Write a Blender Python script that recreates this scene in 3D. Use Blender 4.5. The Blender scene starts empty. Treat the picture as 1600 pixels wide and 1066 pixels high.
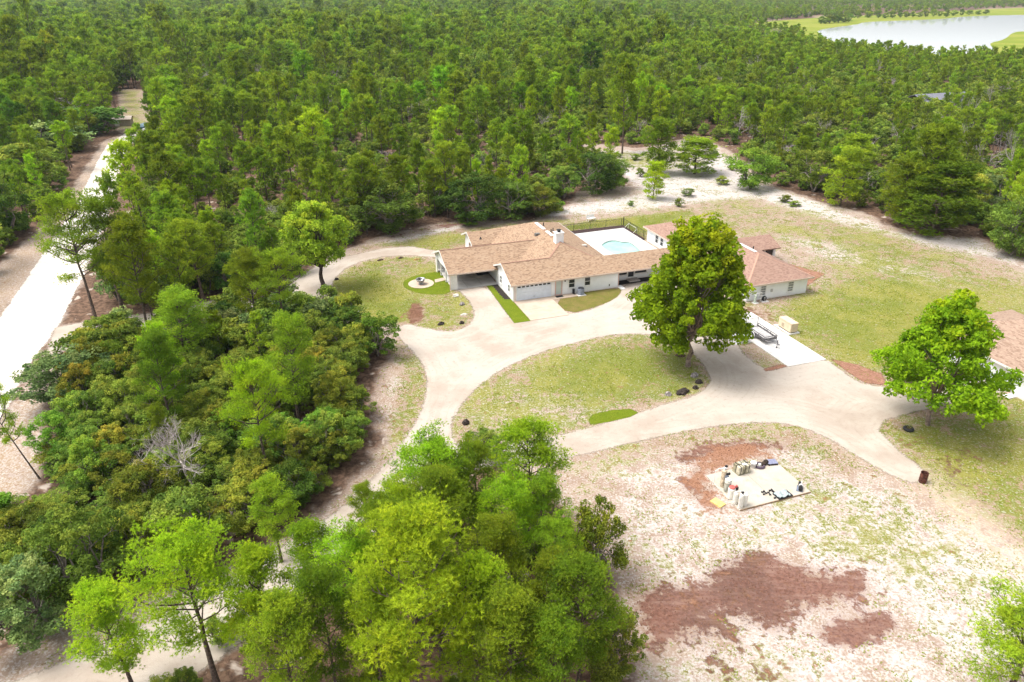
import bpy, bmesh, math, random
import numpy as np
from mathutils import Vector, Matrix
C = bpy.context.scene
COL = C.collection
R = math.radians
rng = np.random.default_rng(7)
random.seed(7)

# ------------------------------------------------------------------ camera, sky, sun, exposure
CAM_H, F_PX, U0, V0, V_HORIZON = 36.3, 1130.0, 800.0, 533.0, -25.0
PITCH = math.atan((V0 - V_HORIZON) / F_PX)
cam_d = bpy.data.cameras.new('camera')
cam = bpy.data.objects.new('camera', cam_d)
COL.objects.link(cam)
cam.location = (0, 0, CAM_H)
cam.rotation_euler = (math.pi / 2 - PITCH, 0, 0)
cam_d.sensor_width = 36.0
cam_d.lens = F_PX * 36.0 / 1600.0
cam_d.clip_start, cam_d.clip_end = 0.5, 20000
C.camera = cam

SUN_EL, SUN_AZ = 63.0, -92.0          # azimuth: degrees from +Y (the view) towards +X; negative is left
world = bpy.data.worlds.new('World')
C.world = world
world.use_nodes = True
wn = world.node_tree
wn.nodes.clear()
sky = wn.nodes.new('ShaderNodeTexSky')
sky.sky_type = 'NISHITA'
sky.sun_disc = False
sky.sun_elevation = R(SUN_EL)
sky.sun_rotation = R(SUN_AZ)
sky.air_density, sky.dust_density, sky.ozone_density = 1.0, 4.0, 1.0
hs = wn.nodes.new('ShaderNodeHueSaturation')
hs.inputs['Saturation'].default_value = 0.25      # thin overcast: the veil of cloud is nearly white
bg = wn.nodes.new('ShaderNodeBackground')
bg.inputs['Strength'].default_value = 0.128
wo = wn.nodes.new('ShaderNodeOutputWorld')
wn.links.new(sky.outputs[0], hs.inputs['Color'])
wn.links.new(hs.outputs[0], bg.inputs['Color'])
wn.links.new(bg.outputs[0], wo.inputs['Surface'])
sun_d = bpy.data.lights.new('sun', 'SUN')
sun_d.energy = 1.5
sun_d.angle = R(30)
sun_d.color = (1.0, 0.96, 0.88)
sun = bpy.data.objects.new('sun', sun_d)
COL.objects.link(sun)
az, el = R(SUN_AZ), R(SUN_EL)
to_sun = Vector((math.sin(az) * math.cos(el), math.cos(az) * math.cos(el), math.sin(el)))
sun.rotation_euler = to_sun.to_track_quat('Z', 'Y').to_euler()
C.view_settings.view_transform = 'Standard'
C.view_settings.look = 'None'
C.view_settings.gamma = 1.0
C.view_settings.use_curve_mapping = False
C.view_settings.exposure = 1.2
C.cycles.use_denoising = True
C.cycles.max_bounces = 8
C.cycles.diffuse_bounces = 4
C.cycles.transmission_bounces = 6
C.cycles.transparent_max_bounces = 6
C.cycles.caustics_reflective = C.cycles.caustics_refractive = False

# ------------------------------------------------------------------ surveying: a spot in the photograph -> where it stands on the ground
def at(u, v, z=0.0):
    dx, dy = (u - U0) / F_PX, (V0 - v) / F_PX
    Y = math.cos(PITCH) + dy * math.sin(PITCH)
    Z = -math.sin(PITCH) + dy * math.cos(PITCH)
    t = (z - CAM_H) / Z
    return Vector((dx * t, Y * t, z))

def ats(pts):
    return np.array([at(u, v)[:2] for u, v in pts])

def height_at(u, v, vt):
    p = at(u, v)
    lo, hi = 0.0, 40.0
    for _ in range(40):
        z = (lo + hi) / 2
        cz = z - CAM_H
        fw = p.y * math.cos(PITCH) - cz * math.sin(PITCH)
        up = p.y * math.sin(PITCH) + cz * math.cos(PITCH)
        if V0 - F_PX * up / fw > vt: lo = z
        else: hi = z
    return lo

def px_m(u, v, z=0):                    # metres per photo pixel at a spot
    p = at(u, v, z)
    return (p - Vector((0, 0, CAM_H))).length / F_PX

# the house lots share one bearing
LOT = at(803.75, 471.25)
LOT_ROT = R(19.382)
def lot(x, y, z=0.0):
    c, s = math.cos(LOT_ROT), math.sin(LOT_ROT)
    return Vector((LOT.x + x * c - y * s, LOT.y + x * s + y * c, z))
def lots(pts): return np.array([lot(x, y)[:2] for x, y in pts])
def to_lot(p):
    c, s = math.cos(LOT_ROT), math.sin(LOT_ROT)
    dx, dy = p[0] - LOT.x, p[1] - LOT.y
    return (dx * c + dy * s, -dx * s + dy * c)

# ------------------------------------------------------------------ material helpers
class N:
    def __init__(s, name):
        s.m = bpy.data.materials.new(name)
        s.m.use_nodes = True
        s.t = s.m.node_tree
        s.t.nodes.clear()
        s.out = s.t.nodes.new('ShaderNodeOutputMaterial')
    def n(s, typ, **kw):
        x = s.t.nodes.new(typ)
        for k, v in kw.items():
            setattr(x, k, v)
        return x
    def put(s, sock, v):
        if isinstance(v, bpy.types.NodeSocket): s.t.links.new(v, sock)
        elif isinstance(v, (tuple, list)):
            sock.default_value = (*v, 1.0) if len(v) == 3 and sock.type == 'RGBA' else v
        else: sock.default_value = v
    def pos(s): return s.n('ShaderNodeNewGeometry').outputs['Position']
    def obj(s): return s.n('ShaderNodeTexCoord').outputs['Object']
    def uv(s): return s.n('ShaderNodeTexCoord').outputs['UV']
    def scale(s, v, sc, rot=(0, 0, 0)):
        m = s.n('ShaderNodeMapping'); s.put(m.inputs['Vector'], v)
        m.inputs['Scale'].default_value = sc; m.inputs['Rotation'].default_value = rot
        return m.outputs[0]
    def noise(s, v, scale, detail=3.0, rough=0.55, dist=0.0, col=False):
        x = s.n('ShaderNodeTexNoise'); s.put(x.inputs['Vector'], v)
        x.inputs['Scale'].default_value = scale; x.inputs['Detail'].default_value = detail
        x.inputs['Roughness'].default_value = rough; x.inputs['Distortion'].default_value = dist
        return x.outputs['Color' if col else 'Fac']
    def voro(s, v, scale, out='Color', feat='F1', rnd=1.0):
        x = s.n('ShaderNodeTexVoronoi', feature=feat); s.put(x.inputs['Vector'], v)
        x.inputs['Scale'].default_value = scale; x.inputs['Randomness'].default_value = rnd
        return x.outputs[out]
    def math(s, op, a, b=0.0, c=None):
        x = s.n('ShaderNodeMath', operation=op)
        s.put(x.inputs[0], a); s.put(x.inputs[1], b)
        if c is not None: s.put(x.inputs[2], c)
        return x.outputs[0]
    def add(s, a, b): return s.math('ADD', a, b)
    def mul(s, a, b): return s.math('MULTIPLY', a, b)
    def step(s, v, lo, hi, smooth=True):
        x = s.n('ShaderNodeMapRange', interpolation_type='SMOOTHSTEP' if smooth else 'LINEAR')
        s.put(x.inputs[0], v); x.inputs[1].default_value = lo; x.inputs[2].default_value = hi
        return x.outputs[0]
    def mix(s, f, a, b, mode='MIX'):
        x = s.n('ShaderNodeMix', data_type='RGBA', blend_type=mode)
        s.put(x.inputs[0], f); s.put(x.inputs[6], a); s.put(x.inputs[7], b)
        return x.outputs[2]
    def attr(s, name, out='Fac'):
        x = s.n('ShaderNodeAttribute'); x.attribute_name = name
        return x.outputs[out]
    def bump(s, h, strength=0.4, dist=0.05):
        x = s.n('ShaderNodeBump'); s.put(x.inputs['Height'], h)
        x.inputs['Strength'].default_value = strength; x.inputs['Distance'].default_value = dist
        return x.outputs[0]
    def bsdf(s, col, rough=0.8, metal=0.0, nrm=None, spec=0.3, **kw):
        b = s.n('ShaderNodeBsdfPrincipled')
        s.put(b.inputs['Base Color'], col); s.put(b.inputs['Roughness'], rough)
        b.inputs['Metallic'].default_value = metal
        b.inputs['Specular IOR Level'].default_value = spec
        if nrm is not None: s.put(b.inputs['Normal'], nrm)
        for k, v in kw.items(): s.put(b.inputs[k], v)
        return b.outputs[0]
    def end(s, sh, alpha=None):
        if alpha is not None:
            t = s.n('ShaderNodeBsdfTransparent'); mx = s.n('ShaderNodeMixShader')
            s.put(mx.inputs[0], alpha); s.put(mx.inputs[1], t.outputs[0]); s.put(mx.inputs[2], sh)
            sh = mx.outputs[0]
        s.t.links.new(sh, s.out.inputs['Surface'])
        return s.m

def plain(name, col, rough=0.6, metal=0.0, wear=0.12, scale=6.0, spec=0.3, dirt=None):
    m = N(name)
    o = m.obj()
    n1 = m.noise(o, scale, 4)
    dark = tuple(c * (1 - wear * 2) for c in col)
    light = tuple(min(1, c * (1 + wear)) for c in col)
    c = m.mix(m.step(n1, 0.3, 0.7), dark, light)
    if dirt:
        c = m.mix(m.mul(m.step(m.noise(o, scale * 0.35, 5), 0.5, 0.75), 0.6), c, dirt)
    return m.end(m.bsdf(c, rough, metal, m.bump(n1, 0.1, 0.02), spec))

# ------------------------------------------------------------------ mesh helpers
def mesh_np(name, verts, faces, mats=(), mat_idx=None, attrs=None, smooth=False):
    """verts (n,3); faces an (m,k) index array; attrs: name -> per-vertex floats."""
    me = bpy.data.meshes.new(name)
    verts = np.asarray(verts, np.float32); faces = np.asarray(faces, np.int32)
    nf, k = faces.shape
    me.vertices.add(len(verts)); me.vertices.foreach_set('co', verts.ravel())
    me.loops.add(nf * k); me.loops.foreach_set('vertex_index', faces.ravel())
    me.polygons.add(nf); me.polygons.foreach_set('loop_start', np.arange(0, nf * k, k, dtype=np.int32))
    if mat_idx is not None: me.polygons.foreach_set('material_index', np.asarray(mat_idx, np.int32))
    me.polygons.foreach_set('use_smooth', np.full(nf, smooth))
    for m in mats: me.materials.append(m)
    for a, vals in (attrs or {}).items():
        at_ = me.attributes.new(a, 'FLOAT', 'POINT'); at_.data.foreach_set('value', np.asarray(vals, np.float32))
    me.update(calc_edges=True)
    return me

def link(name, me, parent=None, loc=None):
    o = bpy.data.objects.new(name, me)
    COL.objects.link(o)
    if parent is not None: o.parent = parent
    if loc is not None: o.location = loc
    return o

def tag(o, label, cat, group=None):
    o['label'] = label; o['category'] = cat
    if group: o['group'] = group
    return o

def structure(o):
    o['kind'] = 'structure'
    return o

def thing(name, label, cat, loc=(0, 0, 0), rz=0.0, group=None):
    o = bpy.data.objects.new(name, None)
    COL.objects.link(o)
    o.empty_display_size = 0.3
    o.location = loc; o.rotation_euler = (0, 0, rz)
    return tag(o, label, cat, group)

class MB:
    def __init__(s): s.bm = bmesh.new()
    def box(s, x0, x1, y0, y1, z0, z1, rz=0.0, piv=None, bev=0.0):
        vs = [s.bm.verts.new(p) for p in ((x0,y0,z0),(x1,y0,z0),(x1,y1,z0),(x0,y1,z0),(x0,y0,z1),(x1,y0,z1),(x1,y1,z1),(x0,y1,z1))]
        fs = [s.bm.faces.new([vs[i] for i in f]) for f in ((0,3,2,1),(4,5,6,7),(0,1,5,4),(1,2,6,5),(2,3,7,6),(3,0,4,7))]
        if bev:
            es = list({e for f in fs for e in f.edges})
            r = bmesh.ops.bevel(s.bm, geom=es, offset=bev, segments=2, affect='EDGES')
            vs = list({v for f in r['faces'] for v in f.verts} | {v for v in vs if v.is_valid})
        if rz:
            bmesh.ops.rotate(s.bm, verts=vs, cent=piv or ((x0+x1)/2,(y0+y1)/2,0), matrix=Matrix.Rotation(rz, 3, 'Z'))
        return s
    def rod(s, p0, p1, r0, r1=None, n=8, cap=True):
        r1 = r0 if r1 is None else r1
        p0, p1 = Vector(p0), Vector(p1)
        d = (p1 - p0).normalized()
        a = d.orthogonal().normalized(); b = d.cross(a)
        rings = []
        for p, r in ((p0, r0), (p1, r1)):
            rings.append([s.bm.verts.new(p + (a * math.cos(t) + b * math.sin(t)) * r) for t in (2*math.pi*i/n for i in range(n))])
        for i in range(n):
            s.bm.faces.new([rings[0][i], rings[0][(i+1)%n], rings[1][(i+1)%n], rings[1][i]])
        if cap:
            s.bm.faces.new(rings[0][::-1]); s.bm.faces.new(rings[1])
        return s
    def path(s, pts, r, n=6):
        for p, q in zip(pts[:-1], pts[1:]): s.rod(p, q, r, r, n)
        return s
    def lathe(s, prof, c=(0, 0, 0), n=20):
        rings = []
        for r, z in prof:
            if r < 1e-5: rings.append([s.bm.verts.new((c[0], c[1], c[2] + z))])
            else: rings.append([s.bm.verts.new((c[0] + r*math.cos(2*math.pi*i/n), c[1] + r*math.sin(2*math.pi*i/n), c[2] + z)) for i in range(n)])
        for A, B in zip(rings[:-1], rings[1:]):
            for i in range(n):
                j = (i + 1) % n
                if len(A) == 1 and len(B) == 1: continue
                if len(A) == 1: s.bm.faces.new([A[0], B[j], B[i]])
                elif len(B) == 1: s.bm.faces.new([A[i], A[j], B[0]])
                else: s.bm.faces.new([A[i], A[j], B[j], B[i]])
        return s
    def prism(s, poly, z0, z1):
        lo = [s.bm.verts.new((x, y, z0)) for x, y in poly]; hi = [s.bm.verts.new((x, y, z1)) for x, y in poly]
        n = len(poly)
        s.bm.faces.new(lo[::-1]); s.bm.faces.new(hi)
        for i in range(n): s.bm.faces.new([lo[i], lo[(i+1)%n], hi[(i+1)%n], hi[i]])
        return s
    def poly(s, pts):
        s.bm.faces.new([s.bm.verts.new(p) for p in pts]); return s
    def build(s, name, mat, parent=None, loc=None, rz=None, smooth=False):
        bmesh.ops.recalc_face_normals(s.bm, faces=s.bm.faces)
        me = bpy.data.meshes.new(name)
        s.bm.to_mesh(me); s.bm.free()
        if smooth:
            for p in me.polygons: p.use_smooth = True
        me.materials.append(mat)
        o = link(name, me, parent, loc)
        if rz is not None: o.rotation_euler = (0, 0, rz)
        return o

def solid_roof(name, faces, thick, mat, parent):
    """faces: planar polygons of the roof's top; extruded straight down to a slab. UV: u along the eave, v up the slope."""
    bm = bmesh.new()
    vd = {}
    def V(p):
        k = tuple(round(c, 4) for c in p)
        if k not in vd: vd[k] = bm.verts.new(p)
        return vd[k]
    fs = [bm.faces.new([V(p) for p in f]) for f in faces]
    bmesh.ops.recalc_face_normals(bm, faces=fs)
    for f in fs:
        f.normal_update()
        if f.normal.z < 0: f.normal_flip()
    r = bmesh.ops.extrude_face_region(bm, geom=fs)
    down = [g for g in r['geom'] if isinstance(g, bmesh.types.BMVert)]
    bmesh.ops.translate(bm, verts=down, vec=(0, 0, -thick))
    bm.faces.ensure_lookup_table()
    bmesh.ops.recalc_face_normals(bm, faces=bm.faces)
    uvl = bm.loops.layers.uv.new('UVMap')
    for f in bm.faces:
        n = f.normal
        h = Vector((n.x, n.y, 0))
        if h.length < 1e-4: h = Vector((0, 1, 0))
        h.normalize()
        side = Vector((-h.y, h.x, 0)); up = n.cross(side)
        for l in f.loops:
            l[uvl].uv = (l.vert.co.dot(side), l.vert.co.dot(up))
    me = bpy.data.meshes.new(name)
    bm.to_mesh(me); bm.free()
    me.materials.append(mat)
    return link(name, me, parent)

# ------------------------------------------------------------------ signed distance (positive inside)
def sdf(P, poly):
    poly = np.asarray(poly, float)
    d2 = np.full(len(P), 1e12); inside = np.zeros(len(P), bool)
    for a, b in zip(poly, np.roll(poly, -1, 0)):
        e = b - a; w = P - a
        t = np.clip((w @ e) / max(e @ e, 1e-9), 0, 1)
        q = w - t[:, None] * e
        d2 = np.minimum(d2, (q * q).sum(1))
        c = (a[1] > P[:, 1]) != (b[1] > P[:, 1])
        with np.errstate(divide='ignore', invalid='ignore'):
            xi = (b[0] - a[0]) * (P[:, 1] - a[1]) / (b[1] - a[1]) + a[0]
        inside ^= c & (P[:, 0] < xi)
    return np.sqrt(d2) * np.where(inside, 1, -1)

def chaikin(poly, k=2):
    p = np.asarray(poly, float)
    for _ in range(k):
        q = np.roll(p, -1, 0)
        p = np.stack([0.75*p + 0.25*q, 0.25*p + 0.75*q], 1).reshape(-1, 2)
    return p

def soft(P, poly, w):
    return np.clip(sdf(P, poly) / w * 0.5 + 0.5, 0, 1)

# ------------------------------------------------------------------ the lie of the land (outlines surveyed on the ground)
ROAD = ats([(200,206),(188,213),(167,227),(153,250),(140,277),(127,303),(113,330),(85,370),(56,413),(28,455),(0,495),(-70,590),(-150,700),(-60,720),(0,662),(25,612),(49,566),(92,508),(130,432),(165,347),(180,302),(190,252),(203,226),(238,214),(236,205)])
DRIVE_W = ats([(85,512),(150,500),(240,489),(340,468),(420,452),(470,430),(500,413),(540,401),(600,388),(640,385),(690,393),(692,403),(640,399),(600,401),(560,410),(540,420),(526,432),(518,445),(517,462),(470,472),(340,490),(240,512),(150,528),(120,540),(70,562)])
DRIVE = chaikin(ats([(20,1066),(-60,1090),(200,1125),(380,1005),(520,893),(640,805),(720,740),(760,730),(830,722),(890,716),(960,699),(1050,678),(1130,664),(1200,659),(1250,666),(1300,688),(1340,714),(1400,747),(1432,757),(1452,742),(1420,716),(1400,701),(1364,663),(1435,642),(1500,627),(1560,613),(1640,606),(1640,588),(1500,590),(1440,602),(1400,606),(1372,604),(1340,598),(1310,575),(1288,559),(1233,572),(1195,581),(1148,541),(1165,520),(1155,478),(1100,458),(1013,436),(968,449),(965,457),(950,472),(920,485),(888,492),(888,488),(829,496),(803,505),(782,476),(760,446),(711,452),(722,458),(738,478),(742,497),(727,513),(700,519),(660,512),(638,506),(622,511),(617,521),(628,533),(650,555),(664,575),(668,600),(660,640),(640,675),(610,715),(575,755),(520,805),(430,860),(375,897),(160,1008)]), 1)
ISLAND_E = chaikin(ats([(705,664),(714,642),(738,612),(770,586),(800,569),(850,549),(900,535),(950,524),(990,521),(1030,525),(1062,538),(1090,559),(1106,580),(1110,597),(1100,610),(1078,621),(1040,631),(1000,645),(940,663),(870,681),(835,688),(780,695),(722,701),(707,688)]), 2)
ISLAND_W = chaikin(ats([(520,446),(535,427),(560,413),(600,403),(640,400),(676,408),(688,420),(712,455),(728,458),(740,480),(742,496),(727,512),(690,518),(640,508),(560,497),(520,470)]), 1)
CLEARING = ats([(480,425),(510,400),(575,378),(610,366),(690,348),(760,345),(830,345),(890,318),(905,300),(985,290),(960,255),(900,235),(905,222),(1000,232),(1090,213),(1140,235),(1180,270),(1210,292),(1290,318),(1350,332),(1385,352),(1440,368),(1530,372),(1600,405),(1720,480),(2200,1300),(980,1200),(985,1000),(955,890),(920,830),(850,760),(760,700),(640,770),(480,860),(380,940),(200,1080),(-60,1120),(-60,1060),(120,962),(250,930),(370,880),(430,850),(500,800),(560,740),(595,690),(585,640),(590,590),(612,552),(600,535),(560,500),(520,478),(515,455)])
LAKE = ats([(1290,44.5),(1337,39),(1351,34.5),(1403,32.5),(1476,30),(1500,26),(1600,23),(1900,20),(1900,46),(1600,48.5),(1581,51),(1571,62),(1542,68),(1560,80),(1500,88),(1400,86),(1310,70),(1272,50)])
MARSH = ats([(1130,40),(1180,36),(1280,27),(1400,23),(1600,11),(1950,8),(1950,92),(1600,98),(1500,94),(1300,80),(1250,60),(1180,47)])
FIELD_N = ats([(184,140),(222,140),(236,185),(250,206),(236,214),(204,226),(196,208),(182,205),(188,180)])
VERGE_W = ats([(160,222),(188,210),(120,330),(0,500),(-70,590),(-90,570),(0,410),(60,360),(110,300)])
VERGE_S = ats([(60,575),(95,560),(120,548),(70,640),(60,760),(0,800),(-150,760),(0,660)])

def land(P):
    """what covers the ground at each point: a handful of coverages between 0 and 1"""
    a = {}
    clear = np.maximum.reduce([soft(P, CLEARING, 2.5), soft(P, ROAD, 2.5), soft(P, DRIVE_W, 2), soft(P, DRIVE, 1.5), soft(P, VERGE_W, 2), soft(P, FIELD_N, 1.5), soft(P, VERGE_S, 2)])
    marsh = soft(P, MARSH, 8)
    a['litter'] = np.clip(1 - clear - marsh, 0, 1)
    g = np.zeros(len(P)); sd = np.zeros(len(P)); rd = np.zeros(len(P)); og = np.zeros(len(P)); st = np.zeros(len(P))
    def up(arr, pts, w, val, conv=True):
        m = soft(P, ats(pts) if conv else pts, w)
        arr += (val - arr) * m
    # the yard: how much grass
    up(g, CLEARING, 3, 0.42, False)
    up(g, [(1190,478),(1270,440),(1300,405),(1255,372),(1130,318),(1300,345),(1450,385),(1600,440),(1700,520),(1600,600),(1400,600),(1310,560),(1230,505)], 5, 0.69)
    up(g, [(1230,505),(1300,470),(1400,440),(1520,470),(1540,500),(1400,575),(1330,560)], 4, 0.92)
    up(g, [(900,234),(1000,240),(1085,222),(1120,240),(1040,265),(960,262)], 4, 0.66)
    up(g, [(1020,330),(1150,312),(1300,345),(1300,410),(1200,380),(1080,350)], 4, 0.60)
    up(g, [(885,352),(1000,338),(1075,333),(1040,352),(985,375),(962,352),(890,362)], 2, 0.98)
    up(g, [(560,387),(650,374),(740,357),(840,346),(880,346),(800,372),(690,396),(640,386)], 2, 0.75)
    up(g, ISLAND_E, 1.2, 0.66, False)
    up(g, [(850,600),(900,560),(1000,540),(1060,560),(1040,600),(950,620)], 3, 0.95)
    up(g, ISLAND_W, 1, 0.70, False)
    up(g, [(526,440),(585,425),(610,450),(640,478),(630,500),(540,500)], 1.5, 0.95)
    up(g, [(1364,663),(1435,642),(1600,612),(1700,650),(1700,900),(1560,830),(1480,770),(1410,705)], 3, 0.74)
    up(g, [(600,535),(625,533),(664,575),(668,600),(655,645),(625,695),(575,755),(520,805),(560,740),(600,690),(590,600)], 1.5, 0.55)
    up(g, [(640,560),(664,580),(664,600),(640,670),(620,690),(630,640)], 1.2, 0.74)
    up(g, [(890,718),(1130,665),(1250,668),(1420,756),(1700,960),(1700,1200),(960,1200),(985,980),(930,840)], 3, 0.47)
    up(g, [(960,703),(1130,666),(1250,670),(1330,716),(1290,725),(1200,682),(1080,690)], 1.5, 0.62)
    up(g, [(1230,720),(1300,740),(1420,850),(1400,900),(1280,830)], 4, 0.60)
    up(g, [(1148,541),(1165,534),(1230,572),(1196,581)], .8, 0.55)
    up(g, FIELD_N, 8, 0.97, False)
    up(g, VERGE_W, 3, 0.25, False)
    up(g, MARSH, 10, 0.97, False)
    a['grass'] = g
    # bare white sand
    up(sd, [(820,345),(900,318),(1000,300),(985,285),(900,232),(1000,235),(1090,216),(1135,238),(1180,285),(1300,322),(1400,362),(1530,375),(1640,430),(1560,410),(1440,385),(1300,350),(1180,312),(1100,318),(1000,330),(900,338)], 4, 0.85)
    up(sd, [(580,378),(640,366),(700,350),(760,346),(700,366),(620,384)], 2, 0.7)
    up(sd, [(890,718),(1130,665),(1250,668),(1420,756),(1700,960),(1700,1200),(960,1200),(985,980),(930,840)], 4, 0.56)
    up(sd, [(1400,790),(1600,860),(1700,940),(1600,980),(1400,900),(1250,800)], 5, 0.72)
    up(sd, [(1180,360),(1300,372),(1400,400),(1560,450),(1480,470),(1350,430),(1260,400)], 4, 0.7)
    up(sd, ISLAND_E, 1.5, 0.5, False)
    up(sd, ISLAND_W, 1.5, 0.35, False)
    up(sd, [(790,640),(900,615),(930,630),(860,660),(760,665)], 3, 0.72)
    up(sd, [(612,552),(628,560),(640,600),(610,680),(598,690),(590,620)], 1.5, 0.6)
    a['sand'] = sd
    # dark brown scraped soil, a painted tree shadow, orange subsoil round the pump slab
    up(rd, [(985,938),(1030,916),(1090,916),(1140,872),(1200,868),(1260,886),(1300,896),(1345,893),(1362,926),(1300,946),(1240,960),(1215,985),(1150,965),(1110,958),(1150,1000),(1060,1000),(1020,1012),(985,960)], 2.0, 1)
    up(rd, [(1278,990),(1340,966),(1392,962),(1412,984),(1330,1011),(1290,1006)], 1.1, 1)
    up(rd, [(888,840),(925,848),(938,920),(910,965),(893,900)], 1.0, 1)
    up(rd, [(1040,722),(1090,692),(1150,686),(1230,690),(1240,705),(1180,706),(1080,725)], 1.2, 0.75)
    up(rd, [(1060,745),(1103,748),(1115,772),(1098,790),(1070,770)], .9, 0.8)
    up(rd, [(1090,1000),(1180,1040),(1240,1066),(1100,1066)], 1.8, 0.5)
    up(rd, [(1150,480),(1195,478),(1215,492),(1200,505),(1165,510)], 1.0, 0.45)
    up(rd, [(1400,690),(1500,700),(1560,740),(1500,770),(1430,735)], 2.5, 0.42)  # brown painted in for the shadow of the right shade tree
    up(rd, [(632,490),(650,472),(664,480),(661,503),(641,508)], .6, 0.9)
    up(rd, [(595,560),(612,560),(602,700),(585,725)], 1.0, 0.4)
    up(rd, [(560,378),(610,368),(690,348),(760,345),(740,354),(650,362),(600,376)], 1.5, 0.55)
    a['soil'] = rd
    up(og, [(1085,722),(1110,700),(1165,692),(1205,704),(1212,716),(1165,718),(1110,745),(1122,775),(1140,800),(1110,800),(1080,775),(1072,745)], 0.9, 0.95)
    a['orange'] = og
    up(st, VERGE_W, 2.5, 0.9, False)
    up(st, VERGE_S, 2.5, 0.9, False)
    up(st, [(1330,600),(1600,640),(1700,900),(1500,800),(1400,720)], 6, 0.4)
    a['straw'] = st
    a['track'] = np.maximum(soft(P, ats([(1432,757),(1450,740),(1600,850),(1800,980),(1750,1010),(1560,890)]), 2.0) * 0.8,
                            soft(P, ats([(1484,300),(1500,290),(1530,325),(1590,360),(1585,372),(1520,338)]), 1.5) * 0.6)
    return a

def ground_color(m, P):
    """sand, dead leaves, weeds and grass, patchy at every size"""
    A = m.attr
    nL = m.noise(P, 0.11, 4, 0.6); nM = m.noise(P, 0.42, 4, 0.62, 0.4); nS = m.noise(P, 1.7, 5, 0.66, 0.3); nF = m.noise(P, 6.0, 4, 0.7)
    nG = m.noise(m.scale(P, (1, 1, 1), (0, 0, .7)), 2.6, 4, 0.75)
    tan = m.mix(m.step(nM, .38, .62), (.31, .230, .180), (.41, .33, .275))
    tan = m.mix(m.step(nF, .35, .7), m.mix(.5, tan, (.27, .18, .12)), tan)
    white = m.mix(m.step(nS, .36, .6), (.42, .36, .335), (.56, .525, .505))
    f = m.step(m.add(m.add(m.mul(nM, .34), m.add(m.mul(nS, .38), m.mul(nF, .28))), m.mul(m.add(A('sand'), -.5), .42)), .45, .56)
    c = m.mix(f, tan, white)
    # dead grass and leaf crumbs
    dead = m.mix(m.step(nF, .35, .65), (.17, .10, .055), (.34, .24, .12))
    f = m.step(m.add(m.add(m.mul(nS, .65), m.mul(nG, .35)), m.mul(m.add(A('grass'), -.5), .30)), .475, .57)
    c = m.mix(m.mul(f, .72), c, dead)
    c = m.mix(m.mul(A('straw'), m.step(m.add(m.mul(nS, .6), m.mul(nM, .4)), .36, .58)), c, m.mix(nF, (.20, .125, .075), (.40, .28, .15)))
    # grass and weeds
    hue = m.mix(m.step(nL, .42, .58), (.150, .195, .018), (.25, .25, .042))
    hue = m.mix(m.step(nS, .45, .75), hue, (.125, .175, .014))
    hue = m.mix(m.step(nF, .30, .70), m.mix(.55, hue, (.14, .12, .035)), hue)
    w = m.add(m.add(m.mul(nM, .40), m.mul(nS, .34)), m.add(m.mul(nG, .36), m.add(m.mul(nL, .30), -.20)))
    f = m.step(m.add(w, m.mul(m.add(A('grass'), -.5), .40)), .50, .585)
    c = m.mix(m.mul(f, .92), c, hue)
    # crumbs of sand showing through
    f = m.step(m.add(m.add(m.mul(nF, .6), m.mul(nG, .5)), m.mul(A('grass'), -.10)), .50, .60)
    c = m.mix(m.mul(f, .62), c, white)
    # soil with its painted tree shadow, subsoil
    soil = m.mix(m.step(m.noise(P, 3.5, 5, .7), .35, .65), (.108, .044, .031), (.205, .098, .070))
    soil = m.mix(m.step(m.noise(m.scale(P, (.35, 1.6, 1), (0, 0, -.25)), 1.4, 4, .6), .48, .68), soil, (.225, .125, .095))
    soil = m.mix(m.mul(m.step(nL, .45, .6), .5), soil, (.070, .031, .024))
    f = m.step(m.add(A('soil'), m.mul(m.add(m.add(m.mul(nS, .8), m.add(m.mul(nM, .8), m.mul(nF, .4))), -1.0), 1.9)), .34, .62)
    c = m.mix(m.mul(f, .92), c, soil)
    orange = m.mix(m.step(nF, .35, .7), (.21, .095, .052), (.36, .20, .13))
    f = m.step(m.add(A('orange'), m.mul(m.add(m.add(nS, nM), -1.0), 2.2)), .30, .8)
    c = m.mix(m.mul(f, .9), c, orange)
    c = m.mix(m.mul(A('track'), m.step(nS, .3, .6)), c, m.mix(nS, (.44, .33, .25), (.60, .50, .42)))
    # forest floor
    lit = m.mix(m.step(nS, .35, .65), (.075, .045, .032), (.20, .125, .085))
    lit = m.mix(m.step(nM, .60, .70), lit, (.48, .40, .34))
    f = m.step(m.add(A('litter'), m.mul(m.add(nM, -.5), .9)), .35, .65)
    c = m.mix(f, c, lit)
    h = m.add(m.mul(nS, .5), m.mul(nF, .5))
    return c, h

def edge_alpha(m, P, amp=0.5, lo=-0.12, hi=0.16, scale=1.3):
    n = m.add(m.mul(m.noise(P, scale, 5, .7), .6), m.mul(m.noise(P, scale * 5, 3, .7), .4))
    return m.step(m.add(m.attr('edge'), m.mul(m.add(n, -.5), amp * 2)), lo, hi)

m = N('ground_cover'); P = m.pos()
c, h = ground_color(m, P)
MAT_GROUND = m.end(m.bsdf(c, .95, 0, m.bump(h, .5, .10), .1))

def ruts(m, P):
    r = m.noise(m.scale(P, (.35, .35, 1)), 1.0, 3, .5, 1.5)
    w = m.math('SINE', m.mul(r, 55.0))
    return m.step(w, -.6, 1)

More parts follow.
